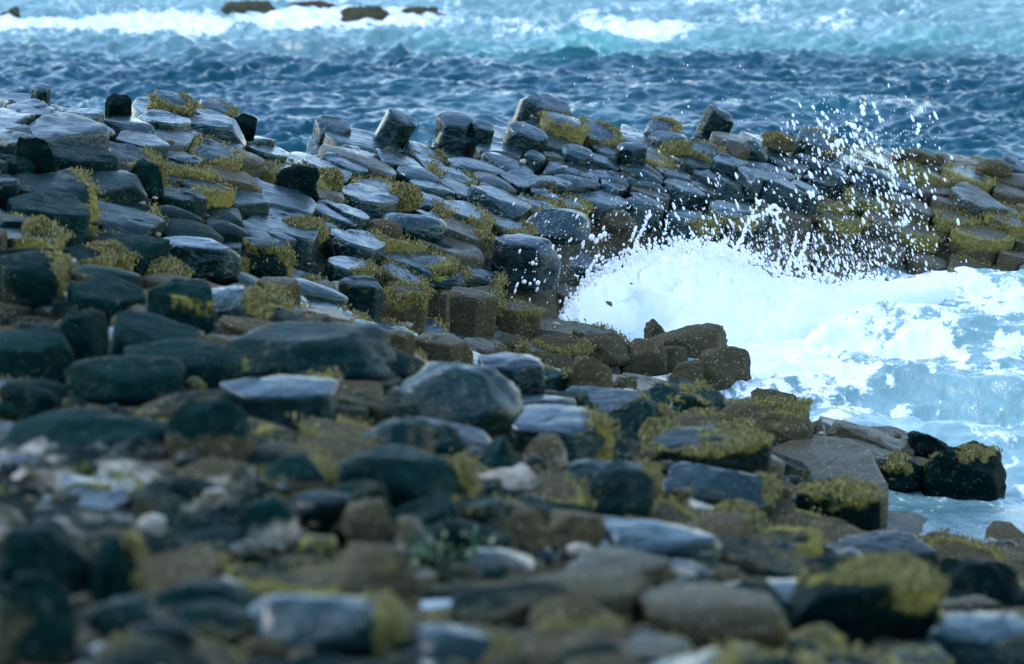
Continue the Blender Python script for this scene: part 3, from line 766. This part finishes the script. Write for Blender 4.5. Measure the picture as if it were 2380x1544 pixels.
# brown boulders at the edge of the surf
SH = 'brown boulders beside the surf'
def shore(x0, x1, y0, y1, shape, fl, label, **k): return B(x0, x1, y0, y1, shape, fl+'t', 'boulder', label, 'boulder', SH, wet=.25, tone=.4, **k)
shore(1497,1694,750,818,'r','','smooth brown boulder at the tip of the point',base_d=36.3,tilt=-.08)
shore(1497,1560,738,785,'s','','pointed brown rock behind the smooth boulder at the tip',base_d=36.9,tilt=-.3)
shore(1440,1552,786,872,'s','','lumpy brown rock with a notch left of the wedge rock',base_d=35.6)
shore(1520,1600,800,842,'s','','brown rock in the middle of the cluster on the point',base_d=36.0)
shore(1544,1636,834,894,'s','','brown wedge shaped rock with a ridged top by the water',base_d=35.2,tilt=.25)
shore(1618,1756,803,888,'r','','big barnacled brown boulder reaching out into the foam',base_d=35.4,tilt=.05)
shore(1733,1876,896,938,'s','','low wedge rock alone in the surf, tapering to the right',base_d=34.3,tilt=-.35)
shore(1217,1372,772,822,'r','w','flat dome with a weedy back between ledge wall and point')
shore(1340,1470,768,845,'s','','craggy brown rock in front of the white wave',tilt=-.1)
shore(1234,1336,813,882,'r','','rounded brown boulder left of the tallest round one')
shore(1330,1424,826,925,'r','','tallest round brown boulder with a straight right side',depthf=.6)
shore(1422,1486,872,920,'s','','small brown boulder right of the tallest round one')
shore(1130,1230,775,830,'s','w','weed rimmed brown stone at the right foot of the ledge wall')
# nearer stones, out of focus
NR = 'near stones out of focus'
def near(x0, x1, y0, y1, shape, fl, label, **k):
    k.setdefault('wet', .3); k['wet'] *= .72; k.setdefault('tone', .5)
    g_ = .07*(x1-x0); k['depthf'] = k.get('depthf', .75)*1.5; x0 -= g_; x1 += g_; y0 -= 5
    return B(x0, x1, y0, y1, shape, fl, 'boulder', label, 'boulder', NR, **k)
near(0,145,588,705,'b','y','tall dark block with a yellow weed strip down its right edge',tilt=-.1,wet=.1,tone=.45)
near(170,332,653,735,'b','','dark six sided block with a black front, left of the twin columns',tilt=-.1,wet=.15)
near(352,490,660,768,'b','W','pair of standing columns with yellow weed rims',depthf=.6,wet=.1)
near(490,596,673,755,'b','Wy','block with a shining pale blue top and yellow rim',wet=1)
near(0,162,772,874,'b','','wide block with a rounded pale top and black front at the left edge',wet=.15,tone=.6)
near(112,240,728,838,'r','','dark hump of rock behind the wide block at the left',wet=.05,tone=.25)
near(278,445,735,822,'b','','sloping slab with a shadowed lip in the left middle',tilt=-.2,wet=.2,tone=.6)
near(300,548,800,885,'b','','long low slab with a tan front below the sloping slab',wet=.2,tone=.6,depthf=.5)
near(512,892,765,862,'r','','broad smooth blue grey slab, the widest of the near stones',wet=.4,depthf=.5,tilt=-.05)
near(519,768,882,962,'b','','slab with a bright blue upper edge and deep shadowed front',wet=.9,depthf=.4)
near(0,152,886,962,'r','','dark boulder at the left edge under the wide block',wet=.1,tone=.3)
near(168,410,838,925,'r','','smooth rounded grey stone left of the slab with blue edge',wet=.15,tone=.55,depthf=.5)
near(400,582,922,1078,'s','T','big upright smooth stone with barnacles round its foot',wet=.1,tone=.5,depthf=.5)
near(0,400,948,1062,'s','p','wide flat slab blotched with pale barnacles',wet=.2,tone=.6,depthf=.45)
near(936,1198,846,992,'r','','large blue topped dome in the middle of the near rocks',wet=.7,tilt=-.08,depthf=.6)
near(1118,1256,830,912,'b','k','block with a silvery top and black front right of the large dome',wet=1,tone=.3,depthf=.5)
near(1240,1330,858,912,'s','ym','small dark stone with yellow weed on its shoulder',wet=.4)
near(834,996,968,1092,'s','T','blocky rounded stone with brown patch on its front',wet=.5,depthf=.6)
near(806,1084,1042,1170,'r','y','long tilted boulder with a bright yellow weed end',wet=.35,tilt=-.2,depthf=.5,tone=.6)
near(1116,1200,1010,1110,'s','','upright narrow stone right of the dark cleft',wet=.3)
near(1222,1312,1016,1072,'r','tp','pale tan round stone beside the upright narrow one')
near(1170,1412,955,1032,'b','y','flat slab with a pale blue wet top in the centre right',wet=1,depthf=.5)
near(1314,1510,1058,1172,'s','w','blocky stone with weed on its top right corner, centre right',wet=.6,depthf=.6)
near(1486,1676,892,968,'r','m','rounded mound matted with yellow brown weed beside the surf',wet=.2)
near(1452,1545,916,1008,'s','ym','dark stone with a bright green streak under a weed fringe',wet=.4)
near(1544,1680,960,1030,'s','mt','brown and yellow weedy boulder left of the notched one',wet=.3)
near(1686,1884,924,1024,'s','mt','tan boulder with a square black notch in its front',wet=.3,depthf=.6)
near(1450,1778,1006,1092,'b','mk','long ledge with weed hanging over a black front',wet=.6,depthf=.35)
near(1776,2040,1040,1150,'b','t','big tan slab with silvery wet patches on top',wet=.8,depthf=1.2)
near(2112,2206,1002,1060,'s','k','black pointed rock sticking up at the water edge',base_d=31.9,wet=.2,depthf=.6)
near(2150,2332,1034,1146,'r','mk','big dark rounded boulder with a weedy crown at the right shore',base_d=31.0,wet=.2,depthf=.6)
near(2008,2165,1058,1138,'s','mk','dark jumbled rock left of the big weedy boulder',base_d=31.05,wet=.3,depthf=.5)
near(1548,1778,1068,1162,'s','y','sloping blue faced slab with weed along its upper edge',wet=.9,tilt=-.25,depthf=.5)
near(1380,1516,1070,1195,'s','','squat dark stone over a black gap, centre right',wet=.5,depthf=.5)
near(1162,1264,1180,1278,'r','t','round tan speckled stone below the centre',wet=.2)
near(1278,1400,1186,1258,'r','t','low tan dome next to the pale wedge slab',wet=.3)
near(1376,1656,1202,1284,'s','','pale blue wedge shaped wet slab, brightest of the lower right stones',wet=1,tilt=-.2,depthf=.5,tone=.7)
near(1862,2034,1126,1226,'b','mk','dark block with a thick yellow weed cap beside the pool',wet=.4,depthf=.5)
near(1888,2164,1252,1326,'b','k','long black fronted slab below the pool',wet=.6,depthf=.4)
near(2148,2400,1282,1428,'s','kT','large dark rock at the right edge with barnacle rings',wet=.3,depthf=.5)
near(1822,2164,1316,1505,'b','mk','biggest black faced block with tan weed top, lower right',wet=.3,depthf=.45)
near(1238,1492,1336,1455,'b','t','wide block with a flat tan top and dark front at lower centre',wet=.5,depthf=.5)
near(1468,1804,1372,1492,'r','t','domed tan stone with a blue wet flank at lower centre right',wet=.6,depthf=.5)
near(1326,1552,1285,1352,'b','t','flat stone mottled blue and tan above the wide block',wet=.8,depthf=.5)
near(2163,2400,1438,1560,'b','','pale blue wet slab in the bottom right corner',wet=1,tone=.7,depthf=.5)
near(1162,1480,1452,1560,'s','tm','low tan weedy stone at the bottom centre',wet=.4,depthf=.5)
near(1432,1610,1484,1570,'b','tp','pale wet topped stone at the bottom edge right of centre',wet=.9,depthf=.5)
near(2162,2336,1378,1452,'s','t','tan stone with blue sheen above the bottom right slab',wet=.7,depthf=.5)
near(0,164,1334,1580,'r','','huge dark dome filling the bottom left corner',wet=.05,tone=.3,depthf=.6)
near(0,222,1212,1370,'r','','second dark dome above the huge one at bottom left',wet=.25,tone=.3,depthf=.6)
near(218,318,1242,1386,'s','y','dark upright stone with a yellow streak right of the dark domes',wet=.1,tone=.3,depthf=.6)
near(586,908,1386,1504,'r','y','long smooth oval boulder with blue top and yellow right end',wet=.8,depthf=.45,tone=.4)
near(380,606,1338,1420,'s','','blue grey angular slab behind the long oval boulder',wet=.3,tone=.6,depthf=.5)
near(384,582,1400,1478,'r','T','rounded stone with tan front left of the long oval boulder',wet=.3,depthf=.6)
near(316,450,1450,1560,'b','pk','pale topped block over a black hollow at the bottom left',wet=.4,depthf=.5)
near(220,384,1378,1474,'s','','blue grey stone between pale topped block and dark domes',wet=.4)
near(770,964,1256,1392,'s','tm','tan boulder ringed with yellow weed over a dark base',wet=.3,depthf=.6)
near(806,914,1162,1246,'r','tm','small tan dome with a weedy arch behind it',wet=.2)
near(918,1002,1206,1274,'r','tp','pale tan round stone with a blue grey top dimple',wet=.5)
near(1016,1090,1212,1304,'s','k','dark pointed stone rising from green algae',wet=.2)
near(604,758,1050,1142,'s','T','square shouldered stone with a tan front face',wet=.2,tone=.6,depthf=.6)
near(562,686,1148,1256,'s','p','pale bleached block, lightest of the left stones',wet=.1,tone=.8,depthf=.6)
near(424,582,1056,1112,'s','tp','low stone crusted with pale tan barnacles under the upright stone',wet=.1)
near(684,810,1150,1215,'b','k','flat stone with a thin top and deep black shadow beneath',wet=.5,depthf=.5)
near(916,1166,1444,1532,'s','y','tilted slab edged with yellow weed at the bottom centre',wet=.8,depthf=.5,tilt=-.25)
near(1060,1180,1160,1230,'r','','grey rounded stone right of the long tilted boulder',wet=.4)

near(2050,2210,1178,1204,'s','k','thin dark reef slab lying in the right hand pool',base_d=30.5,depthf=.5,wet=.3)
near(2180,2320,1192,1214,'s','kt','low flat rock in the right hand pool near the edge',base_d=30.3,depthf=.5,wet=.3)
# ------------------------------------------------------------------ small stones filling the gaps
def scatter_stones(name, pts, smin, smax, parent, seed, attrs):
    r3 = np.random.default_rng(seed)
    sv, sf = unit_sphere(9, 6); nV = len(sv); Vs = []; Fs = []; A = {k_: [] for k_ in attrs}
    for i, (x, y, z) in enumerate(pts):
        s_ = r3.uniform(smin, smax)*(1+1.2*(r3.random() < .1))
        v_ = sv*(1+.25*r3.normal(size=(nV, 1))*.6)*np.array([s_*r3.uniform(.8, 1.5), s_, s_*r3.uniform(.45, .8)])
        a_ = r3.random()*6.28; c_, n_ = math.cos(a_), math.sin(a_)
        v_ = v_@np.array([[c_, n_, 0], [-n_, c_, 0], [0, 0, 1]])
        Vs.append(v_+np.array([x, y, z])); Fs += [[q+i*nV for q in f] for f in sf]
        for k_, fn in attrs.items(): A[k_].append(np.full(nV, fn(r3)))
    me = mesh(name, np.concatenate(Vs), Fs, ROCK, {k_: np.concatenate(v_) for k_, v_ in A.items()})
    return link(name, me, parent=parent, kind='stuff')
N1 = 700
yy = 13.0+16*rng.random(N1)**1.3; xx = (rng.random(N1)*.29-.145)*yy
zz = terr(xx, yy)-.02+rng.normal(0, .03, N1)
k_ = zz > -.02
scatter_stones('shingle', np.stack([xx, yy, zz], -1)[k_], .025, .085, FORESHORE, 3, dict(tone=lambda r: r.uniform(.1, .6), wet=lambda r: r.uniform(.1, .6), weed=lambda r: r.uniform(-.2, .65), barn=lambda r: r.uniform(.2, .9), pale=lambda r: max(0, r.uniform(-8, .9))))
N1 = 900
yy = 29.5+13*rng.random(N1); xx = (rng.random(N1)*.28-.14)*yy
zz = terr(xx, yy)+rng.normal(0, .02, N1); pu_, pv_ = proj(xx, yy, zz)
k_ = (zz > .0) & (yy < ridge_y(xx/yy)) & ~((pu_ > 1300) & (pv_ > 590) & (pv_ < 760))
scatter_stones('pebbles', np.stack([xx, yy, zz], -1)[k_], .012, .035, CAUSEWAY, 4, dict(tone=lambda r: r.uniform(.2, .9), wet=lambda r: .4, weed=lambda r: r.uniform(-.2, .5), barn=lambda r: r.uniform(.4, 1), pale=lambda r: max(0, r.uniform(-1, .9))))

# ------------------------------------------------------------------ seaweed: fringe everywhere (stuff) and the big tufts (things)
WP = np.array(WEEDPTS); print('weed points', len(WP))
if len(WP) > 14000: WP = WP[rng.choice(len(WP), 14000, replace=False)]
WP = WP[(WP[:, 1] > 29) | (rng.random(len(WP)) < .45)]
V, F = fronds(WP, rng, (.006, .018), .008, per=10, jit=.03)
link('seaweed_fringe', mesh('seaweed_fringe', V, F, WEED, smooth=False), kind='stuff', label='yellow brown seaweed fringing the rims of the rocks', cat='seaweed')
def tuft(x0, x1, y0, y1, label, core_tone=.2, per=9, hang=.05, d=None):
    cu = (x0+x1)/2
    hx, hy, hz = hit(cu, y1) if d is None else (ray(cu, y1)[0]*d, d, zat(y1, d))
    m_ = hy*K/CP; wd = (x1-x0)*m_; dp = wd*.8; yc = hy+dp*.4
    ht = max(CH+ray(cu, y0)[1]*yc-(hz-.05), .08); x = ray(cu, y0)[0]*yc; zb = hz-.05
    V = boulder_geo(wd, dp, ht, int(x0), .1, 2, 1.6)
    V *= (1+.06*fbm(V[:, 0]*25, V[:, 1]*25, V[:, 2]*25, 3))[:, None]
    o = link('seaweed_tuft', mesh('seaweed_tuft', V, USF, WEED), label=label, cat='seaweed', group='thick tufts of seaweed on the rocks', loc=(x, yc, zb))
    rr = np.random.default_rng(int(x0))
    k_ = V[:, 2] > ht*.25
    FV, FF = fronds(V[k_], rr, (.01, .01+hang*.35), .009, per*2, .015)
    link('fronds', mesh('fronds', FV, FF, WEED, smooth=False), parent=o)
    return o
tuft(905,972,432,486,'round shaggy olive tuft standing on the middle of the slope')
tuft(642,756,512,560,'wide yellow mound of weed below the dark pitted block')
tuft(742,788,398,442,'small weed clump hanging right of the dark pitted block')
tuft(320,436,606,646,'weed mound in front of the big ledge blocks at left')
tuft(58,108,512,575,'ragged yellow weed patch at the left edge of the slope')
tuft(200,290,570,610,'weed tuft lying on the dark slabs left of the weed mound')
tuft(1545,1600,334,352,'flat weed patch on the crest left of the upright block',d=40.6)
tuft(1085,1145,545,560,'weed fringe on the slab above the big black fronted block')
tuft(560,680,722,760,'pale weed heap at the left foot of the ledge wall')
tuft(1500,1560,985,1030,'yellow weed trailing down beside the black fronted ledge')
tuft(1740,1800,1110,1160,'weed clump at the lower end of the sloping blue slab')
tuft(1660,1760,1180,1240,'tangled yellow weed between the pale wedge and weed capped block')
g = []
for (u, v) in ((1025, 1300), (1060, 1305), (985, 1300), (1100, 1295), (1520, 965), (1710, 1240), (1880, 1272)):
    hx, hy, hz = hit(u, v); g += [(hx, hy, hz+.03)]*5
V, F = fronds(np.array(g), rng, (.02, .05), .012, 10, .08)
link('green_algae', mesh('green_algae', V, F, GREEN, smooth=False), kind='stuff', label='bright green algae in the wet hollows', cat='algae')

# ------------------------------------------------------------------ tide pools
def pool(name, pts, off, label):
    c = [hit(u, v, off) for u, v in pts]
    zc = float(np.mean([p[2] for p in c])); rim = []
    for u, v in pts:
        rx, rz = ray(u, v); y = (zc-CH)/rz; rim.append((rx*y, y))
    O = outline(rim, 40, .25)
    V = np.column_stack([O, np.full(40, zc)]); me = mesh(name, V, [list(range(40))], POOL, smooth=False)
    link(name, me, kind='structure', label=label)
pool('tide_pool', [(965,1398),(1040,1392),(1140,1398),(1238,1412),(1236,1438),(1140,1440),(1040,1434),(985,1420)], .02, 'small bright tide pool at the lower centre')
pool('tide_pool', [(1500,1015),(1440,940),(1560,950),(1600,1000)], -.5, 'pool behind the near ledge')

# ------------------------------------------------------------------ far reef rocks at the top of the view
def reef(x0, x1, y0, y1, d, label):
    m_ = d*K/CP; wd = (x1-x0)*m_; zb = -.3; zt = zat(y0, d)
    V = boulder_geo(wd, wd*.35, max(zt-zb, .33), int(x0)+3, .1, 3, 3.2)
    at = dict(tone=np.full(len(V), .5), wet=np.full(len(V), .4), weed=np.full(len(V), .3), barn=np.full(len(V), .8), pale=np.zeros(len(V)))
    link('reef_rock', mesh('reef_rock', V, USF, ROCK, at), label=label, cat='rock', group='far reef rocks awash in the surf', loc=(ray((x0+x1)/2, y0)[0]*d, d, zb))
reef(505,650,2,16,66,'left and darkest of the far reef rocks awash in surf')
reef(665,800,2,14,66.5,'middle low brown reef rock at the top edge')
reef(790,905,12,24,65,'longer brown reef rock right of the middle one in the surf')
reef(905,1050,14,22,65.3,'faint flat reef rock trailing off right in the far foam')
reef(0,46,14,24,65.5,'small dark reef rock in the top left corner')

# ------------------------------------------------------------------ breaking wave and spray
BW_u = [1285,1310,1345,1380,1430,1480,1540,1600,1680,1750,1800,1850,1950,2050,2120,2200,2300,2400,2500]
BW_v = [745, 725,  680, 648, 622, 603, 592, 584, 590, 612, 640, 648, 662, 655, 625, 618, 622, 630, 640]
ydist = [36.5,36.6,36.9,37.3,37.9,38.4,38.7,38.9,39.1,39.3,39.4,39.4,39.5,39.9,40.3,40.5,40.7,40.8,40.9]
us = np.linspace(1285, 2500, 620); ts = np.linspace(0, 1, 90)
vtop = np.interp(us, BW_u, BW_v)+7*fbm(us*.018, us*0, 0, 200, 2); yd = np.interp(us, BW_u, ydist)
zt = np.array([zat(v_, y_) for v_, y_ in zip(vtop, yd)])
zt = np.maximum(zt, .03)*(1-.6*sstep(1980, 2150, us))
frontw = np.interp(us, [1285, 1400, 1600, 1800, 1950, 2200, 2500], [.3, .8, 2.0, 2.1, 1.3, .5, .3])
Tm, Um = np.meshgrid(ts, np.arange(len(us)), indexing='ij')
YY = yd[None, :]+.35-(frontw[None, :]+.35)*Tm
qq = (us-1190)*K/CP
XX = qq[None, :]*YY
tt = (YY-yd[None, :])
prof_h = np.where(tt > 0, 1-(tt/.35)**2, (1-np.clip(-tt/frontw[None, :], 0, 1))**.75)
bump_ = np.abs(fbm(XX*2.2, YY*2.2, 0, 202, 4))*.16+np.abs(vn(XX*9, YY*9, 0, 203))*.03
ZZ = (zt[None, :]+.0)*np.clip(prof_h, 0, 1)-.45*(1-np.clip(prof_h, 0, 1))**5-.03*(1-np.clip(prof_h, 0, 1))+(bump_-.05)*np.clip(prof_h*1.5, 0, 1)*np.clip(zt/.25, .2, 1)[None, :]
me = mesh('breaking_wave', np.stack([XX, YY, ZZ], -1).reshape(-1, 3), grid_faces(len(ts), len(us)), FOAM)
link('breaking_wave', me, label='white breaking wave bursting against the rocks', cat='wave', kind='stuff')

oct_v, oct_f = unit_sphere(7, 5)
def drops(name, P, rad, elong, dirs, label, lumpy=False):
    n_ = len(P); nv = len(oct_v)
    d = dirs/np.linalg.norm(dirs, axis=1, keepdims=True)
    base = np.repeat(oct_v[None], n_, 0)*rad[:, None, None]
    al = np.einsum('nvk,nk->nv', base, d)
    base = base+al[..., None]*d[:, None, :]*(elong-1)[:, None, None]
    V = (base+P[:, None, :]).reshape(-1, 3)
    quad = [f for f in oct_f if len(f) == 4]; tri = [f for f in oct_f if len(f) == 3]
    tris = np.array(tri+[[f[0], f[1], f[2]] for f in quad]+[[f[0], f[2], f[3]] for f in quad])
    F = (np.arange(n_)[:, None, None]*nv+tris[None]).reshape(-1, 3)
    return link(name, mesh(name, V, F, FOAM), label=label, cat='spray', kind='stuff')
pu = []; pv = []; pr = []; pe = []
def cloud(n_, mu, mv, su, sv, r0, r1, rot=0):
    a_ = rng.normal(0, su, n_); b_ = rng.normal(0, sv, n_); c_, s_ = math.cos(rot), math.sin(rot)
    pu.extend(mu+a_*c_-b_*s_); pv.extend(mv+a_*s_+b_*c_); pr.extend(r0+(r1-r0)*rng.random(n_)**3); pe.extend(rng.uniform(1.2, 3.4, n_))
cloud(230, 2010, 420, 75, 95, 1.2, 4.6, -.45)
cloud(160, 2090, 480, 40, 95, 1.0, 3.8, -.5)
cloud(170, 1940, 330, 60, 45, 1.0, 5.0)
cloud(110, 2080, 400, 50, 60, 1.2, 5.5)
cloud(190, 1760, 520, 80, 60, 1.1, 4.5)
cloud(230, 1560, 540, 110, 55, 1.1, 4.0)
cloud(420, 1860, 600, 110, 32, 1.1, 4.2)
cloud(330, 1990, 610, 80, 35, .9, 3.0)
cloud(110, 1330, 590, 65, 60, 1.0, 3.8)
cloud(40, 1230, 610, 30, 50, 1.5, 5.0)
cloud(90, 1700, 400, 230, 100, .8, 2.6)
cloud(25, 1600, 230, 200, 60, .8, 1.8)
cloud(60, 2110, 300, 60, 60, .8, 2.0)
for (mu_, mv_, su_, sv_) in ((1560, 560, 120, 50), (1860, 580, 120, 55), (1990, 560, 80, 60), (1980, 400, 80, 80), (1380, 610, 60, 40), (1740, 560, 70, 40)): cloud(420, mu_, mv_, su_, sv_, .35, 1.2)
for (u, v, r_) in ((2004,250,8),(2006,263,8),(2038,262,6),(1985,294,8),(1978,290,6),(1912,264,6),(1946,258,5),(2136,292,7),(2134,303,6),(2131,310,5),(1909,290,5),(1843,268,4.5),(1852,284,4),(1830,286,4),
                  (1945,332,8),(1955,328,7),(1935,338,6),(2000,330,6),(2040,350,7),(2045,372,8),(2072,390,8),(2078,398,7),(1892,372,7),(1850,376,6),(1888,452,8),(1880,448,6),(1905,460,6),(1762,470,6),(2172,460,6),(2120,560,5),
                  (1238,612,6),(1241,652,6),(1217,655,6),(1250,658,7),(1232,660,5),(1405,545,8),(1395,550,8),(1375,552,9),(1385,560,8),(1300,597,6),(1600,248,3),(1585,262,3),(1470,155,2.5),(1598,152,2.5)):
    pu.append(u); pv.append(v); pr.append(r_); pe.append(1.25)
# torn sheets of water: strings of merging drops
def strand(pts, r0, n_):
    pts = np.array(pts, float); L = np.hypot(*np.diff(pts, axis=0).T); cs = np.concatenate([[0], np.cumsum(L)])
    t = np.linspace(0, cs[-1], n_)
    pu.extend(np.interp(t, cs, pts[:, 0])+rng.normal(0, 1.6, n_)); pv.extend(np.interp(t, cs, pts[:, 1])+rng.normal(0, 1.6, n_)); pr.extend(r0*rng.uniform(.6, 1.2, n_)); pe.extend(np.full(n_, 1.3))
strand([(1700,590),(1722,560),(1732,530),(1740,512),(1765,500),(1790,492),(1806,500),(1812,520)], 5, 60)
strand([(1740,512),(1762,478),(1770,465)], 3.5, 14)
strand([(1780,490),(1800,478),(1812,488)], 5, 16)
strand([(1470,600),(1480,560),(1500,520),(1512,492)], 4.5, 36)
strand([(1465,560),(1478,530)], 4, 12)
strand([(1540,560),(1552,505)], 3, 14)
strand([(1365,640),(1378,610),(1392,596)], 4, 18)
strand([(1640,610),(1660,575),(1690,560)], 4, 22)
strand([(1850,620),(1868,580),(1880,545)], 4.5, 26)
strand([(1830,640),(1845,570),(1850,540)], 4, 26)
strand([(1600,600),(1606,560)], 3.5, 12)
strand([(1760,630),(1772,590),(1790,560)], 3.5, 18)
# the ragged rim of the burst
nr_ = 1500
ru = 1300+rng.random(nr_)*760; rv = np.interp(ru, BW_u, BW_v)-np.abs(rng.normal(0, 1, nr_))*np.interp(ru, [1300,1500,1700,1900,2060], [12, 15, 22, 24, 14])+4
pu.extend(ru); pv.extend(rv); pr.extend(1.2+4.2*rng.random(nr_)**2.2); pe.extend(rng.uniform(1, 2.2, nr_))
# rising lobes of the burst
for cu_, cv_, s1, n_ in ((1430,618,20,70),(1500,590,22,90),(1600,575,26,110),(1660,580,18,70),(1720,600,16,60),(1370,655,14,50),(1560,585,18,60)):
    pu.extend(rng.normal(cu_, s1, n_)); pv.extend(rng.normal(cv_, s1*.45, n_)); pr.extend(rng.uniform(2.5, 7, n_)); pe.extend(np.ones(n_))
pu = np.array(pu); pv = np.array(pv); pr = np.array(pr); pe = np.array(pe)
yb = np.interp(pu, BW_u, ydist)-.1+rng.normal(0, .35, len(pu)); yb = np.clip(yb, 35.5, 41.2)
Pd = np.empty((len(pu), 3))
for i in range(len(pu)):
    rx, rz = ray(pu[i], pv[i]); Pd[i] = (rx*yb[i], yb[i], CH+rz*yb[i])
ok = Pd[:, 2] > .02
dx = np.where(pu < 1480, .45, -.38)
dirs = np.stack([dx+rng.normal(0, .12, len(pu)), rng.normal(0, .2, len(pu)), np.ones(len(pu))], -1)
drops('sea_spray', Pd[ok], (pr*yb*K*.78)[ok], pe[ok], dirs[ok], 'white spray and water drops thrown up above the breaking wave')
